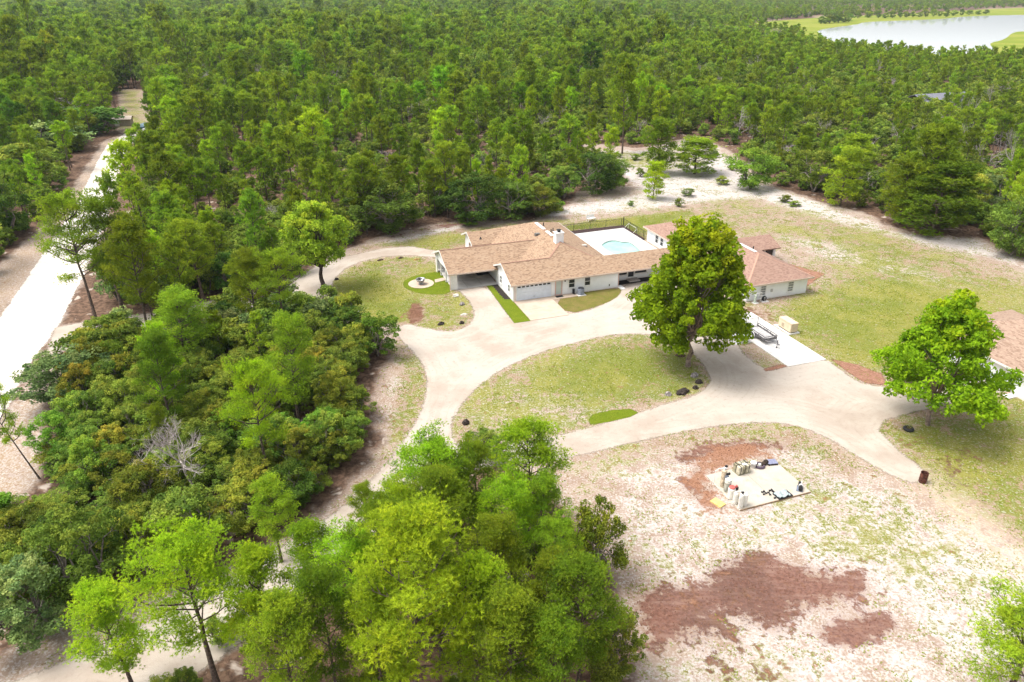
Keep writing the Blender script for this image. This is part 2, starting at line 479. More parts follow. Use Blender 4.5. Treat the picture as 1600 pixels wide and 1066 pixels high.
m = N('white_road_sand'); P = m.pos()
n1 = m.noise(P, .25, 5, .6); n2 = m.noise(P, 3, 5, .7)
c = m.mix(m.step(n1, .35, .7), (.70, .655, .60), (.56, .49, .43))
c = m.mix(m.mul(m.step(n2, .5, .72), .5), c, (.42, .345, .285))
MAT_ROAD = m.end(m.bsdf(c, .95, 0, m.bump(n2, .3, .05), .1), edge_alpha(m, P, 1.0, scale=.6))

m = N('driveway_limerock'); P = m.pos()
n1 = m.noise(P, .22, 5, .62); n2 = m.noise(P, 2.2, 6, .72); n3 = m.noise(P, 9, 3, .7)
c = m.mix(m.step(n1, .36, .66), (.455, .395, .335), (.37, .305, .25))
c = m.mix(m.mul(m.step(m.noise(P, .07, 3), .42, .62), .55), c, (.50, .44, .385))
e_ = m.add(m.attr('edge'), m.mul(m.noise(P, .12, 3), 2.2))
tr_ = m.step(m.math('SINE', m.mul(e_, 4.4)), .35, .95)
c = m.mix(m.mul(tr_, m.mul(m.step(m.noise(P, .18, 3), .42, .62), .16)), c, (.56, .50, .44))
tr_ = m.step(m.math('SINE', m.add(m.mul(e_, 8.8), 1.2)), .6, 1.0)
c = m.mix(m.mul(tr_, m.mul(m.step(m.noise(P, .23, 3), .45, .6), .14)), c, (.28, .22, .175))
c = m.mix(m.mul(m.step(n2, .52, .72), .45), c, (.25, .19, .15))
c = m.mix(m.mul(m.step(n3, .62, .75), .35), c, (.22, .17, .135))
MAT_DRIVE = m.end(m.bsdf(c, .95, 0, m.bump(m.add(n2, m.mul(n3, .5)), .35, .06), .1), edge_alpha(m, P, .75, -.15, .2))

m = N('fresh_sod'); P = m.pos()
n1 = m.noise(P, 1.2, 5, .7); n2 = m.noise(P, 12, 3, .7)
c = m.mix(m.step(n1, .3, .7), (.125, .175, .008), (.165, .205, .013))
c = m.mix(m.step(n2, .35, .65), m.mix(.5, c, (.07, .095, .006)), c)
MAT_SOD = m.end(m.bsdf(c, .9, 0, m.bump(n2, .7, .08), .1), edge_alpha(m, P, .10, -.05, .08, 3))

m = N('thin_lawn'); P = m.pos()
n1 = m.noise(P, .7, 5, .7); n2 = m.noise(P, 8, 3, .7)
c = m.mix(m.step(n1, .35, .65), (.21, .175, .055), (.135, .15, .022))
c = m.mix(m.step(n2, .4, .65), m.mix(.5, c, (.13, .09, .035)), c)
MAT_LAWN = m.end(m.bsdf(c, .9, 0, m.bump(n2, .7, .08), .1), edge_alpha(m, P, .22, -.06, .1, 3))

m = N('pine_bark_mulch'); P = m.pos()
n1 = m.noise(P, 1.5, 4, .7); n2 = m.voro(P, 9, 'Color')
c = m.mix(m.step(n1, .3, .7), (.22, .095, .06), (.35, .185, .125))
c = m.mix(.45, c, m.mix(n2, (.13, .055, .035), (.43, .26, .19)))
MAT_MULCH = m.end(m.bsdf(c, .95, 0, m.bump(m.voro(P, 9, 'Distance'), .6, .06), .1), edge_alpha(m, P, .35, -.1, .12, 2))

def concrete(name, a, b, stain, stain_amt=.35):
    m = N(name); P = m.pos()
    n1 = m.noise(P, .6, 5, .65); n2 = m.noise(P, 6, 4, .7)
    c = m.mix(m.step(n1, .35, .65), a, b)
    c = m.mix(m.mul(m.step(m.noise(P, 1.1, 5, .7), .5, .72), stain_amt), c, stain)
    c = m.mix(m.mul(m.step(n2, .5, .75), .15), c, stain)
    return m.end(m.bsdf(c, .85, 0, m.bump(n2, .2, .02), .2))
MAT_CONC_WHITE = concrete('pale_concrete', (.58, .56, .535), (.66, .64, .615), (.45, .41, .37), .25)
MAT_CONC_TAN = concrete('tan_concrete', (.47, .37, .29), (.53, .44, .35), (.38, .30, .22))
MAT_CONC_PAD = concrete('pump_slab_concrete', (.44, .395, .33), (.50, .455, .39), (.38, .29, .19), .6)
MAT_CONC_GREY = concrete('carport_concrete', (.50, .49, .47), (.58, .56, .53), (.38, .36, .33))

# ------------------------------------------------------------------ ground: one sheet, fine where the camera looks from near
def axis(lo, hi, step, far, grow=1.16):
    v = list(np.arange(lo, hi + step / 2, step)); s = step
    while v[-1] < far: s *= grow; v.append(v[-1] + s)
    s = step; w = []
    x = lo
    while x > -far: s *= grow; x -= s; w.append(x)
    return np.array(w[::-1] + v)
FAR = 5200.0
gx, gy = axis(-112, 112, .6, FAR), axis(24, 175, .6, FAR)
mid = np.arange(114, 300, 2.5)
gx = np.concatenate([gx[gx < -301], -mid[::-1], gx[(gx >= -112) & (gx <= 112)], mid, gx[gx > 301]])
gy = np.concatenate([gy[gy <= 175], np.arange(178, 460, 2.5), gy[gy > 462]])
X, Y = np.meshgrid(gx, gy)
P2 = np.stack([X.ravel(), Y.ravel()], 1)
A = land(P2)
nx, ny = len(gx), len(gy)
i, j = np.meshgrid(np.arange(nx - 1), np.arange(ny - 1))
q = (j * nx + i).ravel()
gme = mesh_np('ground', np.column_stack([P2, np.zeros(len(P2))]), np.stack([q, q + 1, q + nx + 1, q + nx], 1), [MAT_GROUND], attrs=A)
structure(link('ground', gme))

def sheet(name, poly, z, mat, cell=.25, holes=(), margin=.5, more=()):
    poly = np.asarray(poly)
    lo, hi = poly.min(0) - margin - cell, poly.max(0) + margin + cell
    xs, ys = np.arange(lo[0], hi[0] + cell, cell), np.arange(lo[1], hi[1] + cell, cell)
    X, Y = np.meshgrid(xs, ys); P = np.stack([X.ravel(), Y.ravel()], 1)
    d = sdf(P, poly)
    for h in holes: d = np.minimum(d, -sdf(P, h))
    nx, ny = len(xs), len(ys)
    i, j = np.meshgrid(np.arange(nx - 1), np.arange(ny - 1)); q = (j * nx + i).ravel()
    F = np.stack([q, q + 1, q + nx + 1, q + nx], 1)
    F = F[(d[F] > -margin).any(1)]
    used = np.unique(F); re = np.full(len(P), -1); re[used] = np.arange(len(used))
    me = mesh_np(name, np.column_stack([P[used], np.full(len(used), z)]), re[F], [mat], attrs={'edge': d[used]})
    return structure(link(name, me))

sheet('dirt_road', ROAD, .004, MAT_ROAD, .8, margin=1.4)
sheet('driveway', DRIVE_W, .008, MAT_DRIVE, .4)
sheet('driveway', DRIVE, .012, MAT_DRIVE, .3, holes=[ISLAND_E])
# sod, lawn and mulch laid by the house
sheet('sod_strip', lots([(-2.25,-6.25),(-.12,-6.3),(-.15,7.0),(-1.75,6.6)]), .020, MAT_SOD, .2, margin=.25)
sheet('sod_strip', ats([(920,656),(925,648),(955,641),(985,639),(998,645),(985,652),(950,660),(922,664)]), .016, MAT_SOD, .2, margin=.25)
sheet('sod_ring', chaikin(ats([(628,446),(634,436),(660,428),(690,424),(697,436),(706,452),(700,460),(668,461),(640,455)]), 2), .016, MAT_SOD, .2, margin=.25)
sheet('front_lawn', chaikin(lots([(4.9,-6.0),(4.95,-1.2),(8.4,-1.2),(8.5,-.15),(14.7,-.15),(14.6,-1.4),(12.5,-3.6),(9,-5.1)]), 1), .020, MAT_LAWN, .2, margin=.35)
sheet('mulch_bed', ats([(1298,561),(1340,570),(1377,584),(1387,603),(1350,598),(1322,580)]), .016, MAT_MULCH, .2)
sheet('mulch_bed', ats([(1192,577),(1222,569),(1231,573),(1197,581)]), .020, MAT_MULCH, .2)
sheet('mulch_bed', lots([(37.8,1.0),(41.8,0.4),(44.2,-5.2),(42.5,-6),(37.8,-8.6)]), .016, MAT_MULCH, .25)
sheet('mulch_bed', lots([(-.9,1.0),(-.3,1.0),(-.3,6.9),(-.9,6.9)]), .026, plain('dark_mulch', (.03, .022, .02), .95), .2, margin=.0)

def slab(name, poly, z1, mat, z0=-.1):
    return structure(MB().prism(poly, z0, z1).build(name, mat))
for y0, y1 in ((-6.2, -3.12), (-3.1, .0)):
    slab('garage_apron', lots([(-.1,y0),(4.85,y0),(4.85,y1),(-.1,y1)]), .06, MAT_CONC_TAN)
slab('doorstep_walk', lots([(4.87,-1.1),(8.4,-1.1),(8.4,.0),(4.87,.0)]), .055, MAT_CONC_TAN)
ps = [at(*p) for p in ((1232.9,574.6),(1288,561.5),(1232,523.9),(1205,512),(1180,497),(1168,519))]
# parking slab by the trailer: panels with joints between them
a0, b0 = to_lot(ps[0]), to_lot(ps[1])
sx0, sx1, sy0 = a0[0], b0[0] + .1, (a0[1] + b0[1]) / 2
k = 0
for i in range(4):
    y0 = sy0 + i * 3.3
    for x0, x1 in ((sx0, (sx0+sx1)/2 - .012), ((sx0+sx1)/2 + .012, sx1)):
        slab('parking_slab', lots([(x0,y0),(x1,y0),(x1,y0+3.28),(x0,y0+3.28)]), .07, MAT_CONC_WHITE)
slab('side_slab', lots([(sx0-2.2,sy0+6.2),(sx0-.02,sy0+6.2),(sx0-.02,sy0+9.4),(sx0-2.2,sy0+9.4)]), .065, MAT_CONC_WHITE)
for i in range(6):
    y0 = sy0 + 13.25 + i * 1.5
    slab('garden_walk', lots([(sx0+.1,y0),(sx0+1.4,y0),(sx0+1.4,y0+1.48),(sx0+.1,y0+1.48)]), .06, MAT_CONC_WHITE)
# round patio with its path
fb = at(658, 443.5)
th = np.linspace(0, 2*np.pi, 40, endpoint=False)
slab('round_patio', np.stack([fb.x + 1.72*np.cos(th), fb.y + 1.72*np.sin(th)], 1), .06, MAT_CONC_TAN)
slab('patio_path', ats([(679,437.5),(697,433.5),(700,437.5),(680,442)]), .055, MAT_CONC_TAN)

# lake and its marsh
m = N('lake_water'); P = m.pos()
MAT_LAKE = m.end(m.bsdf((.74, .78, .79), .06, 0, m.bump(m.noise(m.scale(P, (1, .4, 1)), .8, 3), .04, .1), 1.0))  # near-white base colour stands in for cloud reflected in the water
structure(MB().poly([(x, y, .03) for x, y in chaikin(LAKE, 2)]).build('lake', MAT_LAKE))
m = N('marsh_grass'); P = m.pos()
n1 = m.noise(m.scale(P, (.5, 1, 1)), .03, 5, .65)
c = m.mix(m.step(n1, .4, .62), (.17, .215, .022), (.25, .26, .045))
MAT_MARSH = m.end(m.bsdf(c, .95, 0, None, .1))
structure(MB().poly([(x, y, .015) for x, y in chaikin(MARSH, 2)]).build('marsh', MAT_MARSH))

# ------------------------------------------------------------------ building materials
def shingle_mat(name, cols, scale=1.0):
    m = N(name)
    uv = m.uv()
    v = m.scale(uv, (3.2 * scale, 7.5 * scale, 1))
    b = m.n('ShaderNodeTexBrick'); m.put(b.inputs['Vector'], uv)
    b.inputs['Scale'].default_value = 1.0
    b.inputs['Brick Width'].default_value = .34; b.inputs['Row Height'].default_value = .145
    b.inputs['Mortar Size'].default_value = .012
    b.inputs['Color1'].default_value = (0, 0, 0, 1); b.inputs['Color2'].default_value = (1, 1, 1, 1); b.inputs['Mortar'].default_value = (.2, .2, .2, 1)
    sp = m.voro(v, 1.0, 'Color'); fine = m.noise(uv, 30, 2)
    c = m.mix(m.step(b.outputs['Color'], 0, 1), cols[0], cols[1])
    c = m.mix(m.step(sp, .58, .72), c, cols[2])
    c = m.mix(m.mul(m.step(m.noise(uv, 1.1, 4, .7), .45, .7), .3), c, cols[3])
    c = m.mix(m.mul(m.step(m.noise(uv, .35, 3), .4, .65), .15), c, cols[0])
    h = m.math('SUBTRACT', 1.0, b.outputs['Fac'])
    return m.end(m.bsdf(c, .9, 0, m.bump(m.add(h, m.mul(fine, .3)), .5, .02), .25))
MAT_SHINGLE = shingle_mat('brown_shingles', [(.32, .21, .135), (.39, .275, .185), (.235, .15, .10), (.42, .315, .22)])
MAT_SHINGLE_RED = shingle_mat('red_brown_shingles', [(.295, .180, .138), (.35, .228, .175), (.25, .15, .115), (.38, .26, .20)])
MAT_SHINGLE_OLD = shingle_mat('faded_shingles', [(.31, .21, .155), (.385, .28, .21), (.24, .155, .11), (.42, .31, .24)])
m = N('white_stucco'); P = m.obj(); n1 = m.noise(P, 1.1, 5, .6); n2 = m.noise(P, 18, 3)
z = m.n('ShaderNodeSeparateXYZ'); m.put(z.inputs[0], P)
c = m.mix(m.step(n1, .35, .7), (.85, .865, .88), (.80, .81, .815))
c = m.mix(m.mul(m.step(m.add(z.outputs[2], m.mul(n1, .5)), .62, .2), .45), c, (.55, .47, .38))
MAT_WALL = m.end(m.bsdf(c, .8, 0, m.bump(n2, .15, .02), .2))
MAT_TRIM = plain('white_trim', (.78, .77, .75), .5, wear=.04)
MAT_FASCIA = plain('tan_fascia', (.62, .50, .42), .6, wear=.06)
MAT_PINK = plain('dusty_pink_trim', (.62, .42, .36), .6, wear=.06)
MAT_DOOR = plain('garage_door_white', (.66, .72, .80), .45, wear=.03, scale=2)
MAT_BLACK = plain('black_paint', (.02, .02, .022), .5)
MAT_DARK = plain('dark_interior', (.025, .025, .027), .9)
m = N('window_glass'); MAT_GLASS = m.end(m.bsdf((.025, .03, .035), .06, 0, None, .5))
m = N('blind_glass'); z = m.n('ShaderNodeSeparateXYZ'); m.put(z.inputs[0], m.obj())
bl = m.math('SINE', m.mul(z.outputs[2], 90.0))
MAT_BLIND = m.end(m.bsdf(m.mix(m.step(bl, -.5, .5), (.16, .17, .18), (.33, .34, .34)), .12, 0, None, .5))
m = N('frosted_glass'); MAT_FROST = m.end(m.bsdf((.52, .58, .55), .25, 0, None, .5))
MAT_METAL = plain('galvanised_steel', (.42, .43, .45), .4, .8, wear=.1)

E0, K = 2.35, 0.4                     # height of the eaves, pitch of every roof on the lot

def window(parent, face, p, a0, a1, z0, z1, mull=0, rails=1, glass=None, frame_mat=None, name='window', t=.07):
    """a framed window standing on the wall plane; face '-y' or '-x' is the side it looks to"""
    mb, gb = MB(), MB()
    def bx(M, u0, u1, w0, w1, d0, d1):
        if face == '-y': M.box(u0, u1, p - d1, p - d0, w0, w1)
        elif face == '+y': M.box(u0, u1, p + d0, p + d1, w0, w1)
        elif face == '+x': M.box(p + d0, p + d1, u0, u1, w0, w1)
        else: M.box(p - d1, p - d0, u0, u1, w0, w1)
    bx(mb, a0, a0 + t, z0, z1, 0, .08); bx(mb, a1 - t, a1, z0, z1, 0, .08)
    bx(mb, a0 + t, a1 - t, z1 - t, z1, 0, .08); bx(mb, a0 + t, a1 - t, z0, z0 + t, 0, .08)
    for i in range(rails):
        zz = z0 + (z1 - z0) * (i + 1) / (rails + 1); bx(mb, a0 + t, a1 - t, zz - .025, zz + .025, 0, .07)
    f = mb.build(name, frame_mat or MAT_TRIM, parent)
    n = mull + 1
    w = (a1 - a0 - 2 * t) / n
    for i in range(n):
        g = MB(); bx(g, a0 + t + i * w + (.02 if i else 0), a0 + t + (i + 1) * w - (.02 if i < n - 1 else 0), z0 + t, z1 - t, .005, .03)
        g.build('pane', glass or MAT_GLASS, f)
    s = MB(); bx(s, a0 - .06, a1 + .06, z0 - .09, z0 - .003, 0, .12); s.build('sill', MAT_TRIM, f)
    return f

def gable_faces(x0, x1, y0, y1):
    """ridge along x"""
    yr = (y0 + y1) / 2; zr = E0 + K * (y1 - y0) / 2
    return [[(x0,y0,E0),(x1,y0,E0),(x1,yr,zr),(x0,yr,zr)], [(x1,y1,E0),(x0,y1,E0),(x0,yr,zr),(x1,yr,zr)]]

def gable_wall(mb, x, th, y0, y1, ov, eave_lo, eave_hi, z0=0.0):
    """a wall in the plane x with a gable, kept under a roof whose eaves lie at eave_lo and eave_hi"""
    yr = (eave_lo + eave_hi) / 2
    top = lambda y: E0 + K * min(y - eave_lo, eave_hi - y) - .19
    pts = [(y0, z0), (y1, z0), (y1, top(y1)), (yr, top(yr)), (y0, top(y0))]
    a = [mb.bm.verts.new((x, y, z)) for y, z in pts]; b = [mb.bm.verts.new((x + th, y, z)) for y, z in pts]
    mb.bm.faces.new(a); mb.bm.faces.new(b[::-1])
    for i in range(5): mb.bm.faces.new([a[i], a[(i+1)%5], b[(i+1)%5], b[i]])

# ------------------------------------------------------------------ the ranch house
house = thing('ranch_house', 'long white ranch house with brown shingle roof, garage door and carport', 'house', LOT, LOT_ROT)
W = MB()
zt = E0 - .17
W.box(0, 14.6, 0, 15.0, -.1, zt)                 # garage and front rooms
W.box(2.7, 14.9, 15.0, 22.0, -.1, zt - .003)     # rear
W.box(-.1, 2.7, 16.6, 21.6, -.1, zt - .006)      # rear wing
W.box(14.6, 27.3, 2.0, 3.9, -.1, 2.5)          # link to the guest house
W.build('wall', MAT_WALL, house)
g = MB(); gable_wall(g, -.18, .175, .0, 7.0, 0, -.4, 7.6); g.build('gable_wall', MAT_WALL, house)
g = MB(); gable_wall(g, -.25, .15, 16.6, 21.6, 0, 16.2, 22.0); g.build('gable_wall', MAT_WALL, house)
# carport: side wall, gable, columns, back wall, floor
g = MB(); gable_wall(g, -6.6, .2, 6.4, 14.8, 0, 6.0, 15.2, 2.0); g.build('gable_wall', MAT_WALL, house)
for y_ in (9.2, 11.9): MB().box(-6.58, -6.42, y_, y_ + .16, .05, 2.0).build('column', MAT_TRIM, house)
MB().box(-6.4, -.2, 14.6, 14.78, -.1, 2.6).build('carport_wall', MAT_WALL, house)
MB().box(-6.66, -5.75, 6.3, 6.75, -.05, E0 - .02).build('column', MAT_TRIM, house)
MB().box(-6.75, -6.63, 13.3, 14.0, -.05, 2.3).build('column', MAT_TRIM, house)
MB().box(-5.75, -.2, 6.32, 6.5, 2.05, E0 + .02).build('beam', MAT_TRIM, house)
MB().box(-1.6, -.25, 14.45, 14.595, .02, 2.1).build('doorway', MAT_DARK, house)  # flat dark panel paints the shade inside the opening
MB().box(-1.75, -.2, 10.2, 10.3, .05, 2.2).box(-1.78,-1.7,10.3,14.4,.05,2.2).build('opening_shade_panel', MAT_DARK, house)  # dark sheets added to stand for the shade of the opening
for i in range(3):
    for j in range(3):
        MB().box(-6.35 + i*2.06, -6.35 + i*2.06 + 2.03, 6.25 + j*2.78, 6.25 + j*2.78 + 2.75, -.05, .06).build('floor_slab', MAT_CONC_GREY, house)
# roofs
ym, xm, zm = 6.2, 8.8, E0 + K * 6.6
yb, zb = 2.8, E0 + K * 3.2
XE = 27.5
main = [
    [(-.6,-.4,E0),(XE,-.4,E0),(XE,yb,zb),(12.2,yb,zb),(xm,ym,zm),(6.2,3.6,E0+K*4),(-.6,3.6,E0+K*4)],
    [(-.6,3.6,E0+K*4),(6.2,3.6,E0+K*4),(2.2,7.6,E0),(-.6,7.6,E0)],
    [(xm,ym,zm),(xm,16,zm),(2.2,22.6,E0),(2.2,7.6,E0),(6.2,3.6,E0+K*4)],
    [(xm,16,zm),(15.4,22.6,E0),(2.2,22.6,E0)],
    [(xm,ym,zm),(12.2,yb,zb),(15.4,6.0,E0),(15.4,22.6,E0),(xm,16,zm)],
    [(12.2,yb,zb),(XE,yb,zb),(XE,6.0,E0),(15.4,6.0,E0)],
]
solid_roof('roof', main, .16, MAT_SHINGLE, house)
solid_roof('carport_roof', gable_faces(-7.0, 6.75, 6.0, 15.2), .163, MAT_SHINGLE, house)
solid_roof('wing_roof', gable_faces(-.75, 5.05, 16.2, 22.0), .166, MAT_SHINGLE, house)
# fascia boards and rakes, a hair proud of the roof edge
def rake(x, y0, y1, ym_):
    for ya, yb_ in ((y0, ym_), (ym_, y1)):
        za, zb_ = E0 + K * min(ya - y0, y1 - ya), E0 + K * min(yb_ - y0, y1 - yb_)
        mb = MB()
        a = [mb.bm.verts.new((x - .03, y, z)) for y, z in ((ya, za - .2), (yb_, zb_ - .2), (yb_, zb_ + .02), (ya, za + .02))]
        b = [mb.bm.verts.new((x - .003, v.co.y, v.co.z)) for v in a]
        mb.bm.faces.new(a); mb.bm.faces.new(b[::-1])
        for i in range(4): mb.bm.faces.new([a[i], a[(i+1)%4], b[(i+1)%4], b[i]])
        mb.build('rake_board', MAT_TRIM, house)
rake(-.6, -.4, 7.6, 3.6); rake(-7.0, 6.0, 15.2, 10.6); rake(-.75, 16.2, 22.0, 19.1)
MB().box(-.6, XE, -.44, -.403, E0 - .19, E0 + .005).build('fascia', MAT_FASCIA, house)
MB().box(-7.0, -.7, 5.96, 5.997, E0 - .19, E0 + .005).build('fascia', MAT_FASCIA, house)
MB().box(15.403, 15.44, 6.05, 22.6, E0 - .19, E0 + .005).build('fascia', MAT_TRIM, house)
# ridge caps
def cap(pts):
    mb = MB()
    for p, q in zip(pts[:-1], pts[1:]):
        p, q = Vector(p), Vector(q); d = (q - p); s = d.cross(Vector((0,0,1))).normalized() * .13
        up = Vector((0,0,.035))
        A_ = [p - s, p + up, p + s]; B_ = [q - s, q + up, q + s]
        a = [mb.bm.verts.new(v) for v in A_]; b = [mb.bm.verts.new(v) for v in B_]
        mb.bm.faces.new([a[0], b[0], b[1], a[1]]); mb.bm.faces.new([a[1], b[1], b[2], a[2]])
    return mb
MAT_CAP = plain('ridge_cap_shingle', (.36, .21, .15), .9, wear=.2, scale=14)
cap([(xm,ym,zm+.01),(xm,16,zm+.01)]).build('ridge_cap', MAT_CAP, house)
cap([(-.6,3.6,E0+K*4+.01),(6.2,3.6,E0+K*4+.01)]).build('ridge_cap', MAT_CAP, house)
cap([(xm,ym,zm+.0),(12.2,yb,zb+.0)]).build('ridge_cap', MAT_CAP, house)
cap([(xm,ym,zm+.0),(6.2,3.6,E0+K*4)]).build('ridge_cap', MAT_CAP, house)
cap([(-7,10.6,E0+K*4.6+.01),(6.75,10.6,E0+K*4.6+.01)]).build('ridge_cap', MAT_CAP, house)
# pale metal ridge vent near the back of the main ridge, roof vents, pipes
MB().box(xm-.22, xm+.22, 12.1, 15.4, zm-.02, zm+.09).build('ridge_vent', MAT_TRIM, house)
MB().box(xm-.22, xm+.22, 9.0, 11.2, zm-.02, zm+.085).build('ridge_vent', MAT_TRIM, house)
def roof_z(x, y): return E0 + K * min(x - 2.2, 15.4 - x, y + .4)
def stack(x, y, z, r=.07, h=.45):
    MB().rod((x, y, z - .1), (x, y, z + h), r, r, 10).lathe([(r*2.4, 0), (r*2.0, .05), (r*1.05, .12)], (x, y, z)).build('vent_pipe', MAT_BLACK, house)
stack(10.6, 13.2, roof_z(10.6, 13.2)); stack(9.9, 15.2, roof_z(9.9, 15.2)); stack(.9, 17.4, E0 + K * 1.2, .08, .3); stack(9.6, 11.5, roof_z(9.6, 11.5))
MB().box(7.2, 7.9, 11.3, 11.9, roof_z(7.2,12)-.05, roof_z(7.9,12)+.1, bev=.04).build('roof_vent', plain('grey_vent', (.16,.15,.14), .6), house)
MB().box(13.2, 13.9, 8.4, 8.9, roof_z(13.9,8)-.05, roof_z(13.2,8)+.06, bev=.03).build('roof_vent', plain('pale_vent', (.55,.5,.45), .6), house)
ch = MB().box(8.2, 9.3, 6.3, 7.2, 4.4, 6.15).build('chimney', MAT_WALL, house)
MB().box(8.12, 9.38, 6.22, 7.28, 6.15, 6.25).build('crown', MAT_TRIM, ch)
MB().lathe([(.22,0),(.22,.22),(.34,.24),(.30,.34),(0,.40)], (8.75,6.75,6.25), 12).build('chimney_cap', MAT_BLACK, ch)
# garage door: four sections, the top one with eight small lights
gd = MB().box(.2, 5.12, -.03, -.003, .0, 2.16).build('garage_door_frame', MAT_TRIM, house)
gdoor = MB().box(.3, 5.02, -.058, -.033, .02, .53).build('garage_door', MAT_DOOR, house)
for z0 in (.54, 1.07, 1.60):
    MB().box(.3, 5.02, -.058, -.033, z0, z0 + .51).build('door_section', MAT_DOOR, gdoor)
for i in range(8):
    x0 = .42 + i * .575
    MB().box(x0, x0 + .40, -.075, -.05, 1.78, 1.97).build('light', MAT_GLASS, gdoor)
MB().rod((2.5, -.10, .42), (2.8, -.10, .42), .015).build('handle', MAT_BLACK, gdoor)
# entry door
d = MB().box(5.55, 5.68, -.09, -.004, .05, 2.15).box(6.42, 6.55, -.09, -.004, .05, 2.15).box(5.68, 6.42, -.09, -.004, 2.02, 2.15).box(5.68, 6.42, -.09, -.004, .05, .2).build('door_frame', MAT_PINK, house)
MB().box(5.69, 6.41, -.06, -.006, .21, 2.01).build('door_glass', MAT_FROST, d)
MB().rod((6.35, -.10, 1.0), (6.35, -.16, 1.0), .03).build('handle', MAT_METAL, d)
MB().box(6.85, 6.98, -.16, -.003, 1.85, 2.05).build('lantern', MAT_BLACK, house)
window(house, '-y', -.003, 7.42, 8.34, .85, 2.1); window(house, '-y', -.003, 9.68, 10.56, .85, 2.1)
window(house, '-x', -.185, 1.1, 1.75, .8, 1.85); window(house, '-x', -.185, 4.3, 5.0, .8, 1.9)
window(house, '-x', -.255, 18.6, 19.4, .8, 1.9, frame_mat=MAT_FASCIA)
window(house, '-y', 1.997, 15.1, 17.0, .75, 2.05, mull=0, rails=2); 
window(house, '-y', 1.997, 17.05, 18.05, .35, 2.1, rails=1, name='porch_door'); window(house, '-y', 1.997, 18.1, 20.0, .75, 2.05, rails=2)
window(house, '+x', 14.9, 17.0, 19.0, .2, 2.0, mull=1, rails=0)
for x, y in ((-.03, -.28), (14.72, .1), (-6.75, 6.25)):
    MB().box(x - .04, x + .04, y - .04, y + .04, .05, E0 - .19).box(x - .04, x + .04, y - .30, y - .045, .0, .09).build('downspout', MAT_PINK, house)
MB().box(13.3, 13.42, -.05, -.003, .35, .6).build('hose_bib', MAT_BLACK, house)
st = MB().box(16.9, 18.5, .9, 1.9, -.05, .22, bev=.02).build('porch_step', plain('weathered_boards', (.45, .40, .36), .8), house)
MB().box(14.62, 15.3, -1.0, .35, 0, .12, bev=.02).build('splash_block', MAT_TRIM, house)
MB().box(14.61, 21.0, .6, 1.95, .022, .05).build('porch_bed', plain('black_mulch', (.025, .022, .02), .95), house)

# ------------------------------------------------------------------ guest house
guest = thing('guest_house', 'white cottage with red brown hip roof half hidden behind the tallest tree', 'house', LOT, LOT_ROT)
gx0, gx1, gy0, gy1 = 27.2, 37.5, -10.4, 16.4
hw = (gx1 - gx0) / 2; xc = (gx0 + gx1) / 2; zr = E0 + K * hw
MB().box(gx0 + .55, gx1 - .55, gy0 + .5, gy1 - .5, -.1, E0 - .165).build('wall', MAT_WALL, guest)
solid_roof('roof', [
    [(gx0,gy0,E0),(gx1,gy0,E0),(xc,gy0+hw,zr)], [(gx1,gy0,E0),(gx1,gy1,E0),(xc,gy1-hw,zr),(xc,gy0+hw,zr)],
    [(gx1,gy1,E0),(gx0,gy1,E0),(xc,gy1-hw,zr)], [(gx0,gy1,E0),(gx0,gy0,E0),(xc,gy0+hw,zr),(xc,gy1-hw,zr)]], .16, MAT_SHINGLE_RED, guest)
solid_roof('sunroom_roof', gable_faces(xc + 1.0, 40.9, .7, 6.3), .166, MAT_SHINGLE_RED, guest)
MAT_CAPR = plain('red_ridge_cap', (.45, .27, .20), .9, wear=.15, scale=14)
cap([(xc,gy0+hw,zr+.01),(xc,gy1-hw,zr+.01)]).build('ridge_cap', MAT_CAPR, guest)
cap([(xc,gy0+hw,zr),(gx1,gy0,E0)]).build('ridge_cap', MAT_CAPR, guest); cap([(xc,gy0+hw,zr),(gx0,gy0,E0)]).build('ridge_cap', MAT_CAPR, guest)
MB().box(xc-.2, xc+.2, gy0+hw+.6, gy0+hw+4.2, zr-.02, zr+.08).build('ridge_vent', MAT_TRIM, guest)
stack_p = MB().rod((xc+.9, gy0+hw+2.4, zr-.5), (xc+.9, gy0+hw+2.4, zr+.1), .08, .08, 10).build('vent_pipe', MAT_BLACK, guest)
MB().box(gx0, gx1, gy0-.04, gy0-.003, E0-.19, E0+.005).build('fascia', MAT_FASCIA, guest)
MB().box(gx0-.04, gx0-.003, gy0, gy1, E0-.19, E0+.005).build('fascia', MAT_FASCIA, guest)
MB().box(37.0, 40.4, 1.1, 5.9, -.1, .35).box(40.1, 40.4, 1.1, 1.4, .35, E0-.17).box(40.1, 40.4, 5.6, 5.9, .35, E0-.17).box(37.0, 40.1, 5.7, 5.9, .35, E0-.17).build('sunroom_wall', MAT_WALL, guest)
window(guest, '-y', 1.25, 37.1, 38.55, .36, 2.16, rails=0); window(guest, '-y', 1.25, 38.6, 40.08, .36, 2.16, rails=0)
window(guest, '+x', 40.2, 1.42, 3.5, .36, 2.16, rails=0); window(guest, '+x', 40.2, 3.55, 5.58, .36, 2.16, rails=0)
gyf = gy0 + .5
window(guest, '-y', gyf, 29.7, 30.55, .55, 1.95, rails=3, mull=1, glass=MAT_BLIND); window(guest, '-y', gyf, 33.9, 34.8, .55, 1.95, rails=3, mull=1, glass=MAT_BLIND)
window(guest, '-x', gx0 + .55, 12.4, 13.3, .6, 1.9); window(guest, '-x', gx0 + .55, 10.9, 11.8, .6, 1.9); window(guest, '-x', gx0 + .55, -4, -2.6, .6, 1.9)
MB().box(31.3, 31.6, gyf - .1, gyf - .003, .9, 1.3).build('meter_box', plain('meter_grey', (.5,.5,.48), .5), guest)

